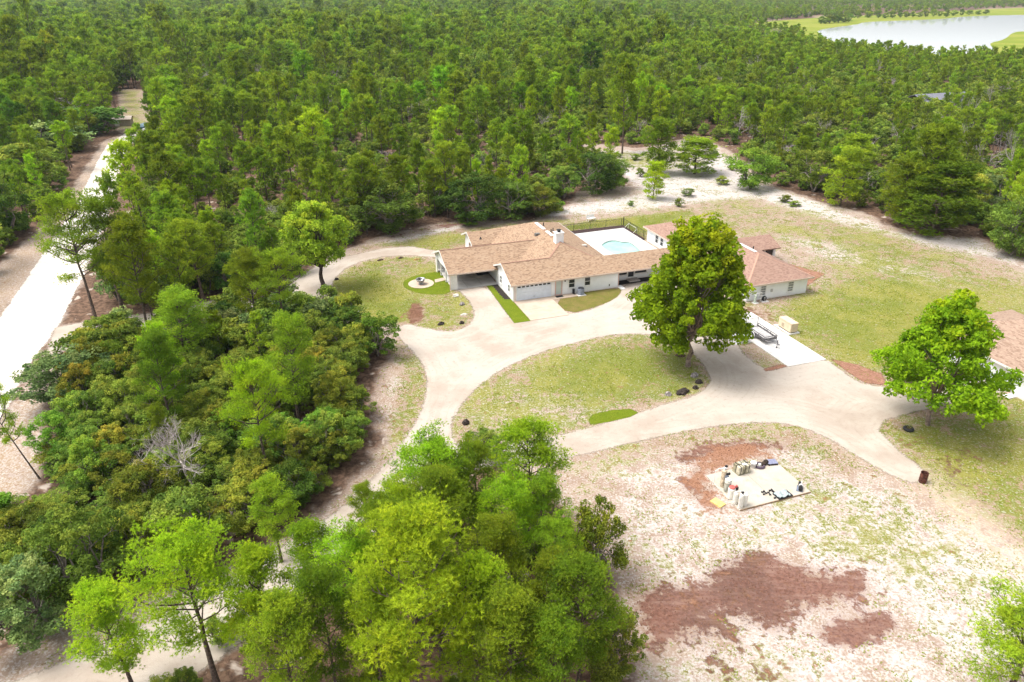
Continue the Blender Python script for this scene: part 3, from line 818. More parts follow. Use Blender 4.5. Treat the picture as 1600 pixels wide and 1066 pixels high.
# ------------------------------------------------------------------ outbuilding at the right edge
ob = thing('garage_building', 'white outbuilding with faded hip roof beyond the smaller round tree', 'building', LOT, LOT_ROT)
bx0, by1 = 37.95, -27.2
bx1, by0 = bx0 + 13.0, by1 - 13.5
h2 = (bx1 - bx0) / 2; zo = 2.75
zr2 = zo + .4 * h2
MB().box(bx0 + .5, bx1 - .5, by0 + .5, by1 - .5, -.1, zo - .17).build('wall', MAT_WALL, ob)
cx, cy = (bx0 + bx1) / 2, by1 - h2
solid_roof('roof', [[(bx0,by1,zo),(bx0,by0,zo),(cx,by0+h2,zr2),(cx,cy,zr2)], [(bx0,by0,zo),(bx1,by0,zo),(cx,by0+h2,zr2)],
    [(bx1,by0,zo),(bx1,by1,zo),(cx,cy,zr2),(cx,by0+h2,zr2)], [(bx1,by1,zo),(bx0,by1,zo),(cx,cy,zr2)]], .16, MAT_SHINGLE_OLD, ob)
MB().box(bx0-.04, bx0-.003, by0, by1, zo-.19, zo+.005).build('fascia', MAT_TRIM, ob)
MB().box(bx0+.42, bx0+.49, by1-10.8, by1-10.72, .1, zo-.19).box(bx0+.1, bx0+.49, by1-10.85, by1-10.65, .02, .1).build('downspout', MAT_PINK, ob)
window(ob, '-x', bx0 + .5, by1 - 4.2, by1 - 3.2, .8, 1.9)
MB().box(bx0 - .6, bx0 + .4, by1 - 11.6, by1 - 10.9, -.03, .1).build('splash_slab', MAT_CONC_WHITE, ob)

# ------------------------------------------------------------------ pool, deck, bed and fence between the houses
pool_px = [(939.6,384.5),(943,380.5),(950,377.4),(958,376.2),(966,377.2),(972,379.2),(978,378.6),(984,379.6),(992,385),(998,391)]
pl = [to_lot(at(u, v, .2)) for u, v in pool_px]
pl += [(pl[-1][0] - .3, pl[-1][1] - 1.6), (pl[-1][0] - 3.0, pl[-1][1] - 3.2), (pl[0][0] + .8, pl[-1][1] - 2.2), (pl[0][0] - .1, pl[0][1] - 2.6)]
pl = [tuple(p) for p in chaikin(pl, 2)]
def ring_mesh(outer, inner, z0, z1, mat, name):
    bm = bmesh.new()
    vo = [bm.verts.new((x, y, z1)) for x, y in outer]; vi = [bm.verts.new((x, y, z1)) for x, y in inner]
    es = [bm.edges.new((v[i], v[(i+1) % len(v)])) for v in (vo, vi) for i in range(len(v))]
    r = bmesh.ops.triangle_fill(bm, edges=es, use_beauty=True)
    fs = [f for f in r['geom'] if isinstance(f, bmesh.types.BMFace)]
    e = bmesh.ops.extrude_face_region(bm, geom=fs)
    bmesh.ops.translate(bm, verts=[v for v in e['geom'] if isinstance(v, bmesh.types.BMVert)], vec=(0, 0, z0 - z1))
    bmesh.ops.recalc_face_normals(bm, faces=bm.faces)
    me = bpy.data.meshes.new(name); bm.to_mesh(me); bm.free(); me.materials.append(mat)
    return me
pc = np.mean(pl, 0)
out_ring = [tuple(pc + (np.array(p) - pc) * (1 + .28 / np.linalg.norm(np.array(p) - pc))) for p in pl]
pool = thing('swimming_pool', 'free form pool with pale turquoise water set in the white deck', 'pool', LOT, LOT_ROT)
MAT_COPING = plain('grey_coping', (.42, .45, .43), .7, wear=.1)
link('coping', ring_mesh(out_ring, pl, .02, .28, MAT_COPING, 'coping'), pool)
m = N('pool_water'); MAT_POOL = m.end(m.bsdf(m.mix(m.step(m.noise(m.obj(), .5, 3), .3, .7), (.25, .52, .46), (.36, .62, .56)), .08, 0, m.bump(m.noise(m.obj(), 3, 3), .1, .05), .5))
MB().poly([(x, y, .10) for x, y in pl]).build('water', MAT_POOL, pool)
deck = link('pool_deck', ring_mesh([(15.5,4.1),(27.1,4.1),(27.1,22.6),(15.5,22.2)], out_ring, -.05, .24, concrete('pool_deck_concrete', (.50, .49, .47), (.56, .55, .53), (.40, .37, .34), .3), 'pool_deck'))
deck.location = LOT; deck.rotation_euler = (0, 0, LOT_ROT); structure(deck)
MAT_BED = plain('dark_pool_bed', (.055, .032, .030), .95, wear=.3, scale=5)
structure(MB().box(15.5, 27.85, 22.65, 24.1, -.05, .2).build('pool_bed', MAT_BED, None, LOT, LOT_ROT))
structure(MB().box(27.12, 27.75, 16.5, 22.62, -.05, .2).build('pool_bed', MAT_BED, None, LOT, LOT_ROT))
fence = thing('pool_fence', 'black wire fence with thin posts round the pool deck', 'fence', LOT, LOT_ROT)
m = N('black_wire_mesh'); w = m.scale(m.obj(), (1, 1, 1))
sx = m.n('ShaderNodeSeparateXYZ'); m.put(sx.inputs[0], w)
d1 = m.math('ABSOLUTE', m.math('SINE', m.mul(m.add(m.add(sx.outputs[0], sx.outputs[1]), sx.outputs[2]), 40))); d2 = m.math('ABSOLUTE', m.math('SINE', m.mul(m.math('SUBTRACT', m.add(sx.outputs[0], sx.outputs[1]), sx.outputs[2]), 40)))
MAT_MESHW = m.end(m.bsdf((.02, .025, .02), .5), m.math('LESS_THAN', m.math('MINIMUM', d1, d2), .12))
def post(x, y, r, h): MB().rod((x, y, -.05), (x, y, h), r, r, 8).build('post', MAT_BLACK, fence)
fy, fx = 24.25, 27.95
for i in range(5): post(16.0 + i * 2.9, fy, .06 if i in (0,) else .035, 1.35)
post(fx, fy, .07, 1.6)
for i in range(1, 4): post(fx, fy - i * 2.3, .035, 1.3)
MB().box(14.9, fx, fy - .015, fy + .015, 1.24, 1.28).build('rail', MAT_BLACK, fence); MB().box(fx - .015, fx + .015, 16.6, fy, 1.24, 1.28).build('rail', MAT_BLACK, fence)
MB().box(14.9, fx, fy - .004, fy + .004, .2, 1.24).build('wire_mesh', MAT_MESHW, fence); MB().box(fx - .004, fx + .004, 16.6, fy, .2, 1.24).build('wire_mesh', MAT_MESHW, fence)

# ------------------------------------------------------------------ far houses and other things glimpsed through the trees
def far_house(name, label, u, v, w, d, h, rz, roof_mat, wall_mat, wings=0):
    t = thing(name, label, 'house', at(u, v), rz)
    MB().box(-w/2, w/2, -d/2, d/2, -.1, h).build('wall', wall_mat, t)
    o = .5; zr = h + .1 + .4 * (d/2 + o)
    solid_roof('roof', [[(-w/2-o,-d/2-o,h+.1),(w/2+o,-d/2-o,h+.1),(w/2+o,0,zr),(-w/2-o,0,zr)], [(w/2+o,d/2+o,h+.1),(-w/2-o,d/2+o,h+.1),(-w/2-o,0,zr),(w/2+o,0,zr)]], .15, roof_mat, t)
    for i in range(3): window(t, '-y', -d/2, -w/2 + w*(i+.3)/3, -w/2 + w*(i+.65)/3, .9, 2.0)
    return t
MAT_GREYROOF = plain('grey_roof', (.20, .20, .24), .6, wear=.2, scale=3)
far_house('forest_house', 'grey roofed house buried in the pine woods below the lake', 1462, 172, 20, 11, 2.7, R(20), MAT_GREYROOF, MAT_WALL)
far_house('forest_house', 'small cabin with pale roof deep in the woods left of the road', 83, 168, 14, 9, 3.0, R(-10), plain('pale_roof', (.45,.42,.40), .6), MAT_WALL)

# ------------------------------------------------------------------ yard things
MAT_RUBBER = plain('tyre_rubber', (.03, .03, .032), .9)
MAT_RUST = plain('rusty_steel', (.12, .045, .03), .85, .2, wear=.35, scale=5, dirt=(.05, .02, .015))
MAT_CHAR = plain('charred_wood', (.05, .038, .032), .95, wear=.4, scale=5)
MAT_LOG = plain('weathered_log', (.13, .085, .06), .95, wear=.35, scale=5)
MAT_GREYLOG = plain('grey_driftwood', (.32, .28, .27), .9, wear=.3, scale=4)
MAT_PALEROCK = plain('pale_limestone', (.62, .57, .50), .9, wear=.2, scale=3)

def lump(name, label, cat, loc, sx, sy, sz, rz, mat, seed, group=None, bumps=.25, roots=0):
    """a stump, log or rock: an uneven rounded body, with root stubs where it is a stump"""
    r = random.Random(seed)
    bm = bmesh.new(); bmesh.ops.create_icosphere(bm, subdivisions=3, radius=1)
    from mathutils import noise as mn
    off = Vector((seed * 3.7, seed * 1.3, 0))
    for v in bm.verts:
        d = v.co.copy()
        k = 1 + bumps * mn.noise(d * 1.6 + off) + bumps * .5 * mn.noise(d * 4 + off)
        v.co = Vector((d.x * sx * k, d.y * sy * k, max(-.25, d.z * k) * sz))
    me = bpy.data.meshes.new(name); bm.to_mesh(me); bm.free(); me.materials.append(mat)
    o = link(name, me, None, loc); o.rotation_euler = (0, 0, rz)
    tag(o, label, cat, group)
    for i in range(roots):
        a = i * 6.28 / roots + r.uniform(-.4, .4)
        L = r.uniform(.8, 1.25) * max(sx, sy)
        MB().rod((math.cos(a)*sx*.5, math.sin(a)*sy*.5, sz*.35), (math.cos(a)*(sx*.6+L*.5), math.sin(a)*(sy*.6+L*.5), r.uniform(.0,.35)*sz), .16*sx, .05*sx, 6).build('root', mat, o)
    return o

G_LOG = 'logs and stumps edging the islands'
for k, (u, v, sx, sy, sz, rz, mt, roots, nm, lb) in enumerate([
    (526, 437, .38, .30, .35, .4, MAT_CHAR, 3, 'stump', 'small black stump on the lawn just right of the oak trunk'),
    (522, 461, .55, .35, .40, 1.2, MAT_CHAR, 4, 'stump', 'dark stump at the lawn corner below the oak trunk'),
    (594, 407, .60, .30, .28, .3, MAT_LOG, 2, 'log', 'brown log on sand, leftmost of three at the top of the fire bowl lawn'),
    (626, 403.5, .50, .28, .28, .3, MAT_LOG, 2, 'log', 'brown log in the middle of three at the top of the fire bowl lawn'),
    (651, 406, .60, .25, .25, .2, plain('tan_log', (.40, .25, .10), .9, wear=.2), 0, 'log', 'tan log at the top of the fire bowl lawn, nearest the carport'),
    (722, 476, .50, .40, .45, .9, MAT_GREYLOG, 4, 'stump', 'grey black stump in white sand just below the carport column'),
    (725.5, 492, .55, .28, .22, .1, MAT_PALEROCK, 0, 'rock', 'pale flat rock at the right tip of the fire bowl lawn'),
    (689, 507, .62, .32, .38, .5, MAT_CHAR, 4, 'stump', 'dark forked stump at the bottom edge of the fire bowl lawn'),
    (721.5, 505.5, .36, .34, .42, 0, MAT_CHAR, 3, 'stump', 'dark round stump at the lower right corner of the fire bowl lawn'),
    (728, 662, .42, .36, .62, .2, MAT_CHAR, 3, 'stump', 'upright black stump at the left tip of the large oval island'),
    (733, 680, .50, .35, .40, .8, MAT_CHAR, 4, 'stump', 'black stump half under the pine crown at the left tip of the oval island'),
    (808, 678, .75, .34, .34, .1, MAT_CHAR, 0, 'log', 'long black log on the lower left edge of the oval island'),
    (1037, 532.5, .75, .55, .50, -.5, MAT_GREYLOG, 4, 'stump', 'grey streaked stump at the upper right edge of the oval island'),
    (1050, 544.5, .55, .28, .30, -.3, MAT_CHAR, 0, 'log', 'small dark log between the grey streaked stump and the tall tree'),
    (1063, 556, .62, .40, .48, -.7, MAT_LOG, 4, 'stump', 'dark brown stump immediately left of the tall tree trunk'),
    (1085, 587, .62, .40, .40, .5, MAT_GREYLOG, 4, 'stump', 'dark stump with grey roots right below the tall tree trunk'),
    (1092, 598, .48, .42, .50, .2, MAT_CHAR, 3, 'stump', 'black stump at the rightmost edge of the oval island'),
    (1086.5, 607, .36, .34, .42, 0, MAT_CHAR, 2, 'stump', 'small black stump next to the large charred log by the tall tree'),
    (1066, 614, .95, .50, .55, .25, MAT_CHAR, 3, 'log', 'large charred log at the lower right edge of the oval island'),
    (1044, 617, .42, .42, .48, 0, MAT_GREYLOG, 2, 'stump', 'round grey stump left of the large charred log'),
]):
    lump(nm, lb, nm, at(u, v), sx * .8, sy * .8, sz * .8, LOT_ROT + rz, mt, k + 3, G_LOG, .3, roots)
lump('rock', 'white limestone rubble under the bushes below the fire bowl lawn', 'rock', at(548, 489), 1.1, .5, .4, .5, MAT_PALEROCK, 40, None, .4)
lump('rock', 'pale rock pile at the foot of the carport column', 'rock', at(712, 463), .45, .35, .3, .5, MAT_PALEROCK, 41, None, .4)

# fire bowl on the round patio
t = thing('fire_bowl', 'grey metal fire bowl standing on the round tan patio', 'fire bowl', at(657.5, 444.5) + Vector((0, 0, .06)))
MB().lathe([(.0,.20),(.28,.24),(.50,.42),(.60,.66),(.64,.70),(.64,.74),(.56,.70),(.44,.46),(.24,.30),(0,.27)], n=24).build('bowl', MAT_METAL, t, smooth=True)
MB().lathe([(.30,0),(.30,.03),(.12,.06),(.12,.22),(0,.22)], n=18).build('foot', MAT_METAL, t)
for i in range(3):
    a = i * 2.1; MB().rod((math.cos(a)*.5, math.sin(a)*.5, .70), (-math.cos(a)*.35, -math.sin(a)*.2, .78), .06, .05, 7).build('firewood', MAT_CHAR, t)

# air conditioner, doormat
t = thing('air_conditioner', 'round grey air conditioner on a pad by the front wall', 'air conditioner', lot(8.9, -.75), LOT_ROT)
MB().box(-.55, .55, -.55, .55, .0, .09).build('pad', MAT_CONC_WHITE, t)
MAT_AC = plain('condenser_grey', (.22, .25, .32), .5, .3)
MB().lathe([(.40,.09),(.42,.14),(.42,.88),(.40,.92)], n=28).build('casing', MAT_AC, t)
for i in range(9): MB().lathe([(.423,.19+i*.075),(.435,.20+i*.075),(.435,.22+i*.075),(.423,.23+i*.075)], n=28).build('louver', plain('louver_grey', (.30,.33,.40), .5) if i == 0 else bpy.data.materials['louver_grey'], t)
g = MB().lathe([(.40,.92),(.36,.99),(.13,1.01),(.0,1.01)], n=28).build('fan_guard', MAT_BLACK, t)
for i in range(8): MB().rod((.13*math.cos(i*.785), .13*math.sin(i*.785), 1.02), (.38*math.cos(i*.785), .38*math.sin(i*.785), .985), .012, n=5).build('wire', MAT_AC, g)
MB().box(-.95, -.7, .35, .6, .1, .75).build('disconnect_box', MAT_BLACK, t)
MB().path([(-.82,.45,.2),(-.82,.2,.12),(-.42,.1,.3)], .03).build('pipe', MAT_BLACK, t)
tag(MB().box(-.5, .5, -.3, .3, 0, .02, bev=.008).build('doormat', MAT_BLACK, None, lot(6.0, -.5, .057), LOT_ROT), 'black doormat in front of the pink framed door', 'doormat')

# white bench and chair behind the pool fence
p = at(923.5, 345)
t = thing('lawn_chair', 'white lawn seat on the grass behind the pool fence', 'chair', p, LOT_ROT + .2)
MB().box(-.8, .8, -.3, .3, .42, .47).build('seat', MAT_TRIM, t)
for i in range(5): MB().box(-.8, .8, .3, .33, .5 + i*.11, .59 + i*.11).build('slat', MAT_TRIM, t)
for x in (-.75, .75):
    for y in (-.25, .28): MB().box(x-.03, x+.03, y-.03, y+.03, 0, .42 if y < 0 else 1.02).build('leg', MAT_TRIM, t)
p = at(988, 361)
t = thing('pipe_stand', 'low white pipe stand on the grass right of the pool fence', 'stand', p, LOT_ROT + math.pi / 2)
MB().rod((-1.5,0,.85),(1.5,0,.85),.05,n=8).build('crossbar', MAT_TRIM, t)
for x in (-1.5, 1.5): MB().rod((x,0,0),(x,0,.85),.045,n=8).build('leg', MAT_TRIM, t); MB().rod((x,0,.8),(x,.8,.02),.03,n=6).build('brace', MAT_TRIM, t)

# hose reel, spigot post at the guest house
t = thing('hose_reel', 'coiled black hose by the white cottage front wall', 'hose', lot(30.0, -10.35), LOT_ROT)
for i in range(5):
    mb = MB()
    pts = [((.30 - .02*i%2)*math.cos(a), -.1 - i*.05, .42 + .30*math.sin(a)) for a in np.linspace(0, 2*math.pi, 17)]
    mb.path(pts, .035).build('coil', MAT_BLACK, t)
MB().box(-.05, .05, -.35, .2, .02, .45).build('stand', MAT_METAL, t)
MB().box(-.4, .6, -.5, .1, .0, .05).build('base_slab', MAT_CONC_WHITE, t)
t = thing('water_heater', 'small pale green pump with white pipes beside the cottage wall', 'pump', lot(28.6, -10.55), LOT_ROT)
MB().lathe([(.16,0),(.16,1.05),(.12,1.12),(0,1.14)], n=16).build('tank', plain('pale_green', (.52,.60,.52), .5), t)
MB().path([(0,0,1.1),(.0,-.1,1.3),(.9,.0,1.3),(.9,.1,.1)], .04).build('pipe', MAT_TRIM, t); MB().path([(.15,0,.5),(.9,.0,.5)], .04).build('pipe', MAT_TRIM, t)
MB().box(-.3, .45, -.35, .3, 0, .05).build('base_slab', MAT_CONC_WHITE, t)

# utility trailer
MAT_TRAIL = plain('trailer_grey', (.20, .19, .20), .5, .5, wear=.2)
MAT_DECK = plain('trailer_boards', (.50, .48, .47), .8, wear=.15, scale=5)
tp = to_lot(at(1189, 521, .55))
t = thing('utility_trailer', 'grey flatbed utility trailer parked on the white slab', 'trailer', lot(tp[0], tp[1], .07), LOT_ROT)
bw, bl = .85, 1.75
MB().box(-bw, -bw+.07, -bl, bl, .46, .56).box(bw-.07, bw, -bl, bl, .46, .56).box(-bw+.07, bw-.07, -bl, -bl+.07, .46, .56).box(-bw+.07, bw-.07, bl-.07, bl, .46, .56).build('frame', MAT_TRAIL, t)
nb = 7
for i in range(nb):
    x0 = -bw + .08 + i * (2*bw-.16)/nb
    MB().box(x0, x0 + (2*bw-.16)/nb - .012, -bl+.08, bl-.08, .50, .545).build('plank', MAT_DECK, t)
for y0, y1 in ((-bl, -bl),):
    pass
for x in (-bw, bw - .06): MB().box(x, x+.06, -bl, bl, .86, .93).build('side_rail', MAT_TRAIL, t)
for x in (-bw, bw - .06):
    MB().box(x+.01, x+.05, -bl+.08, bl-.08, .562, .72).build('side_panel', MAT_TRAIL, t)
for x in (-bw+.03, bw-.03):
    for y in (-bl+.03, -.6, .6, bl-.03): MB().box(x-.028, x+.028, y-.028, y+.028, .565, .858).build('stake', MAT_TRAIL, t)
MB().box(-bw+.065, bw-.065, -bl, -bl+.05, .86, .93).build('front_rail', MAT_TRAIL, t); MB().box(-bw+.065, bw-.065, -bl+.005, -bl+.045, .565, .74).build('front_panel', MAT_TRAIL, t)
rg = MB().box(-bw, bw, bl+.03, bl+.07, .5, .56).box(-bw, bw, bl+.03, bl+.07, 1.55, 1.6).box(-bw, -bw+.05, bl+.03, bl+.07, .565, 1.545).box(bw-.05, bw, bl+.03, bl+.07, .565, 1.545).build('ramp_gate', MAT_TRAIL, t)
for i in range(6): MB().box(-bw+.06, bw-.06, bl+.035, bl+.065, .66+i*.15, .69+i*.15).build('bar', MAT_TRAIL, rg)
for s in (-1, 1):
    x = s * (bw + .14)
    w = MB().rod((x-.09, .25, .32), (x+.09, .25, .32), .32, .32, 20).build('wheel', MAT_RUBBER, t)
    MB().rod((x+s*.092, .25, .32), (x+s*.11, .25, .32), .18, .16, 14).build('rim', MAT_TRIM, w)
    mb = MB()
    for a in np.linspace(0, math.pi, 8)[:-1]:
        b = a + math.pi/7
        mb.rod((x, .25 + .42*math.cos(a), .34 + .40*math.sin(a)), (x, .25 + .42*math.cos(b), .34 + .40*math.sin(b)), .045, n=4)
    mb.build('mudguard', MAT_TRIM, t)
MB().rod((-bw+.1, -bl, .5), (0, -bl-1.3, .5), .045, n=6).rod((bw-.1, -bl, .5), (0, -bl-1.3, .5), .045, n=6).build('tongue', MAT_TRAIL, t)
MB().rod((0,-bl-1.15,.12),(0,-bl-1.15,.95),.035,n=8).rod((0,-bl-1.15,.95),(.18,-bl-1.15,.97),.02,n=6).build('jack', MAT_TRAIL, t)
MB().rod((-.04,-bl-1.15,.09),(.04,-bl-1.15,.09),.09,n=12).build('jack_wheel', MAT_RUBBER, t)
MB().box(-.05,.05,-bl-1.5,-bl-1.28,.48,.56).build('coupler', MAT_TRAIL, t)

# white tank next to it, under the tree's edge
p = at(1160, 534)
t = thing('water_tank', 'white plastic tank on the side slab left of the trailer', 'tank', Vector((p.x, p.y, .065)))
MB().lathe([(.0,0),(.62,0),(.66,.06),(.66,.85),(.58,1.02),(.30,1.12),(.18,1.14),(.18,1.20),(0,1.20)], n=26).build('shell', MAT_TRIM, t, smooth=True)
MB().lathe([(.20,1.205),(.20,1.27),(0,1.28)], n=14).build('lid', MAT_BLACK, t)

# standby generator
gp = at(1230, 516)
t = thing('standby_generator', 'cream coloured standby generator box on its own slab', 'generator', gp, LOT_ROT - math.pi/2)
MAT_CREAM = plain('cream_enclosure', (.66, .54, .38), .5, wear=.06, scale=2)
MB().box(-1.6, 1.25, -.75, .75, -.05, .13).build('pad', MAT_CONC_WHITE, t)
MB().box(-1.06, 1.06, -.46, .46, .131, .22).build('plinth', MAT_BLACK, t)
gb = MB().box(-1.1, 1.1, -.5, .5, .221, 1.22, bev=.03).build('enclosure', MAT_CREAM, t)
MB().box(-1.14, 1.14, -.54, .54, 1.222, 1.32, bev=.04).build('lid', MAT_CREAM, t)
for i in range(5): MB().box(-.5, -.1, -.515, -.503, .45 + i*.1, .49 + i*.1).build('vent', plain('vent_shadow', (.25,.20,.14), .8) if i == 0 else bpy.data.materials['vent_shadow'], gb)
MB().box(1.103, 1.115, -.36, .36, .40, 1.05).build('end_panel', MAT_CREAM, t)

# rusty burn barrel, tyre planter
t = thing('burn_barrel', 'rusty open steel drum at the end of the driveway', 'barrel', at(1441, 753))
m = MB().lathe([(.0,.02),(.29,.02),(.30,0),(.295,.29),(.312,.30),(.295,.31),(.295,.58),(.312,.59),(.295,.60),(.295,.90),(.305,.91),(.28,.91),(.275,.1),(0,.08)], n=26).build('drum', MAT_RUST, t)
MB().lathe([(0,.11),(.26,.10)], n=18).build('ash', MAT_CHAR, t)
t = thing('tyre_planter', 'old black tyre lying on the grass left of the small tree', 'tyre', at(1419, 672))
MB().lathe([(.24,.02),(.38,0),(.46,.08),(.46,.2),(.38,.28),(.26,.26),(.24,.2),(.30,.14),(.24,.02)], n=28).build('tread', MAT_RUBBER, t, smooth=True)
MB().lathe([(0,.16),(.26,.12)], n=16).build('soil', plain('pot_soil', (.10,.07,.05), .95), t)
for i in range(6):
    a = i * 1.05; MB().poly([(.05*math.cos(a),.05*math.sin(a),.15),(.15*math.cos(a+.3),.15*math.sin(a+.3),.32),(.3*math.cos(a),.3*math.sin(a),.36),(.14*math.cos(a-.3),.14*math.sin(a-.3),.3)]).build('leaf', plain('dry_leaf', (.20,.19,.05), .8) if i == 0 else bpy.data.materials['dry_leaf'], t)

# ------------------------------------------------------------------ pump slab and its gear
PA, PB, PC_, PD = at(1103.5,744.5), at(1156,798.5), at(1266,770), at(1211.5,719.8)
PX = (PC_ - PB).normalized(); PY = Vector((-PX.y, PX.x, 0))
pr = math.atan2(PX.y, PX.x)
LX, LY = (PC_ - PB).length, (PA - PB).length
PZ = .12
def pad(x, y, z=0): return PB + PX * x + PY * y + Vector((0, 0, z))
def pad_at(u, v):
    d = at(u, v, PZ) - PB
    return Vector((PB.x, PB.y, 0)) + PX * d.dot(PX) + PY * d.dot(PY) + Vector((0, 0, PZ + .002))
for x0, x1 in ((0, LX*.49), (LX*.49 + .02, LX)):
    structure(MB().box(x0, x1, 0, LY, -.1, PZ).build('pump_slab', MAT_CONC_PAD, None, PB, pr))
tag(MB().box(-.06, -.005, -.05, LY + .03, .0, .15).build('form_board', plain('pale_lumber', (.62,.55,.47), .8, wear=.2), None, PB, pr), 'long pale form board along the left edge of the pump slab', 'board')
tag(MB().box(-.05, LX, -.055, -.005, .0, .11).build('form_board', plain('brown_lumber', (.30,.20,.12), .8, wear=.2), None, PB, pr), 'brown form board along the near edge of the pump slab', 'board')
tag(MB().box(-.55, .45, -.35, .35, -.02, .10, rz=.3).build('board', plain('yellow_ply', (.68,.50,.18), .8, wear=.15), None, at(1121, 786), pr + math.pi/2), 'yellow plywood piece lying in the orange dirt left of the slab', 'board')

def tank(name, label, u, v, r, h, mat, cap_mat, dome=.12, extra=None):
    t = thing(name, label, 'tank', pad_at(u, v), pr)
    MB().lathe([(0,0),(r*.9,0),(r*.9,.06),(r,.08),(r,h-dome),(r*.92,h-dome*.4),(r*.6,h),(0,h+.01)], n=22).build('body', mat, t, smooth=False)
    MB().lathe([(r*.4,h+.012),(r*.4,h+.07),(r*.25,h+.10),(0,h+.11)], n=14).build('cap', cap_mat, t)
    return t
MAT_TANKT = plain('stained_tank', (.62,.52,.38), .5, wear=.2, scale=3, dirt=(.45,.25,.12))
MAT_TANKG = plain('tank_grey', (.42,.42,.36), .5, wear=.2, scale=3)
MAT_TANKW = plain('tank_white', (.76,.74,.68), .45, wear=.06)
MAT_RED = plain('red_plastic', (.52,.12,.10), .5)
t = tank('filter_tank', 'tall rust stained filter tank at the back left of the slab', 1128.5, 760, .20, 1.65, MAT_TANKT, MAT_BLACK)
MB().path([(-.05,.1,1.70),(-.4,.2,1.72),(-.62,.3,1.45),(-.70,.3,.1)], .035).build('pipe', MAT_TRIM, t); MB().box(-.1,.12,-.1,.1,1.70,1.85).build('valve', MAT_TRIM, t); MB().box(.02,.2,-.05,.09,1.84,1.98).build('valve_head', MAT_BLACK, t)
t = tank('pressure_tank', 'grey topped white tank standing second from the back of the slab', 1135.5, 767, .27, 1.15, MAT_TANKG, MAT_TANKW)
MB().lathe([(.275,.86),(.275,1.0),(.24,1.12),(.1,1.165)], n=22).build('shoulder', MAT_TANKW, t); MB().box(-.1,.18,.22,.34,.9,1.25).build('control', MAT_AC, t); MB().box(.05,.35,.3,.42,1.25,1.42).build('gauge_box', MAT_BLACK, t)
t = tank('brine_tank', 'white tank with a red lid on the pump slab', 1141.5, 778, .29, .98, MAT_TANKW, MAT_RED)
MB().lathe([(.24,.99),(.24,1.07),(.20,1.10),(0,1.11)], n=20).build('lid', MAT_RED, t); MB().box(.26,.55,-.08,.12,.65,.95).build('motor', MAT_BLACK, t); MB().rod((.40,.0,.95),(.40,.0,1.12),.09,.07,10).build('motor_cap', MAT_RED, t)
t = tank('filter_tank', 'slim white filter tank in front of the red lidded tank', 1147.5, 787, .18, 1.05, MAT_TANKW, MAT_TRIM)
MB().path([(0,0,1.12),(.1,-.1,1.25),(.5,-.25,1.22)], .03).build('pipe', MAT_TRIM, t)
t = tank('filter_tank', 'white filter tank with black valve at the near left corner of the slab', 1156.5, 792.5, .18, 1.25, MAT_TANKW, MAT_TRIM)
MB().box(-.07,.09,-.08,.08,1.33,1.46).build('valve', MAT_BLACK, t); MB().path([(-.15,.0,1.2),(-.25,-.1,1.0),(-.24,-.15,.0)], .035).build('pipe', MAT_TRIM, t)
t = tank('filter_tank', 'white filter tank right beside the corner tank with black valve', 1163, 789, .19, 1.10, MAT_TANKW, MAT_TRIM)
# strapped crate
t = thing('strapped_crate', 'olive crate bound with black straps at the back of the slab', 'crate', pad_at(1158, 737), pr + .06)
MAT_OLIVE = plain('olive_board', (.33,.30,.20), .8, wear=.25, scale=3); MAT_OLIVE2 = plain('pale_board', (.55,.50,.38), .8, wear=.2, scale=3)
MB().box(-.6,.6,-.42,.42,.0,.10).build('pallet', MAT_OLIVE, t)
for i in range(3):
    for j in range(2): MB().box(-.58+i*.39,-.58+i*.39+.37,-.40+j*.405,-.40+j*.405+.39,.11,.78,bev=.015).build('carton', (MAT_OLIVE2, MAT_OLIVE)[(i+j)%2], t)
for x in (-.40, .02, .42): MB().box(x-.03,x+.03,-.412,-.402,.1,.79).box(x-.03,x+.03,-.412,.412,.785,.80).box(x-.03,x+.03,.402,.412,.1,.79).build('strap', MAT_BLACK, t)
MB().box(-.592,-.582,-.03,.03,.1,.8).box(.582,.592,-.03,.03,.1,.8).box(-.592,.592,-.03,.03,.802,.812).build('strap', MAT_BLACK, t)
MB().box(-.1,.25,-.25,.0,.813,.82).build('paper_sheet', MAT_TRIM, t)
t = thing('pail', 'white lidded pail on the slab right of the strapped crate', 'pail', pad_at(1176.5, 730), pr)
MB().lathe([(0,0),(.2,0),(.24,.42),(.22,.43)], n=18).build('bucket', plain('pail_grey', (.5,.46,.44), .5), t); MB().lathe([(.26,.431),(.26,.48),(.14,.52),(.10,.62),(0,.63)], n=18).build('lid', MAT_TRIM, t)
t = thing('hose_coil', 'coil of dark hose with a white fitting on the slab', 'hose', pad_at(1186.5, 729), pr)
MB().lathe([(.26,.06),(.32,.0),(.42,.02),(.45,.12),(.40,.2),(.30,.18),(.26,.06)], n=24).build('coil', plain('hose_dark', (.10,.07,.10), .6), t); MB().lathe([(0,0),(.12,0),(.12,.26),(0,.3)], n=10).build('fitting', MAT_TRIM, t)
t = thing('pump_motor', 'dark brown pump motor between the hose coil and the blue panel', 'pump', pad_at(1193.5, 726.5), pr + .3)
MB().rod((-.28,0,.2),(.2,0,.2),.16,.16,14).build('motor', plain('pump_brown', (.07,.05,.035), .6), t); MB().rod((.2,0,.2),(.34,0,.2),.2,.2,14).build('housing', MAT_CHAR, t); MB().box(-.2,.15,-.12,.12,0,.06).build('foot', MAT_CHAR, t); MB().box(-.1,.05,-.06,.06,.35,.46).build('switch_box', MAT_CHAR, t)
t = thing('equipment_panel', 'blue grey flat cabinet lying at the back right corner of the slab', 'cabinet', pad_at(1205.5, 724), pr - .2)
MB().box(-.42,.42,-.32,.32,.0,.14).build('tray', MAT_CHAR, t); MB().box(-.43,.43,-.33,.33,.142,.20,bev=.015).build('door', plain('panel_blue', (.24,.25,.36), .5), t)
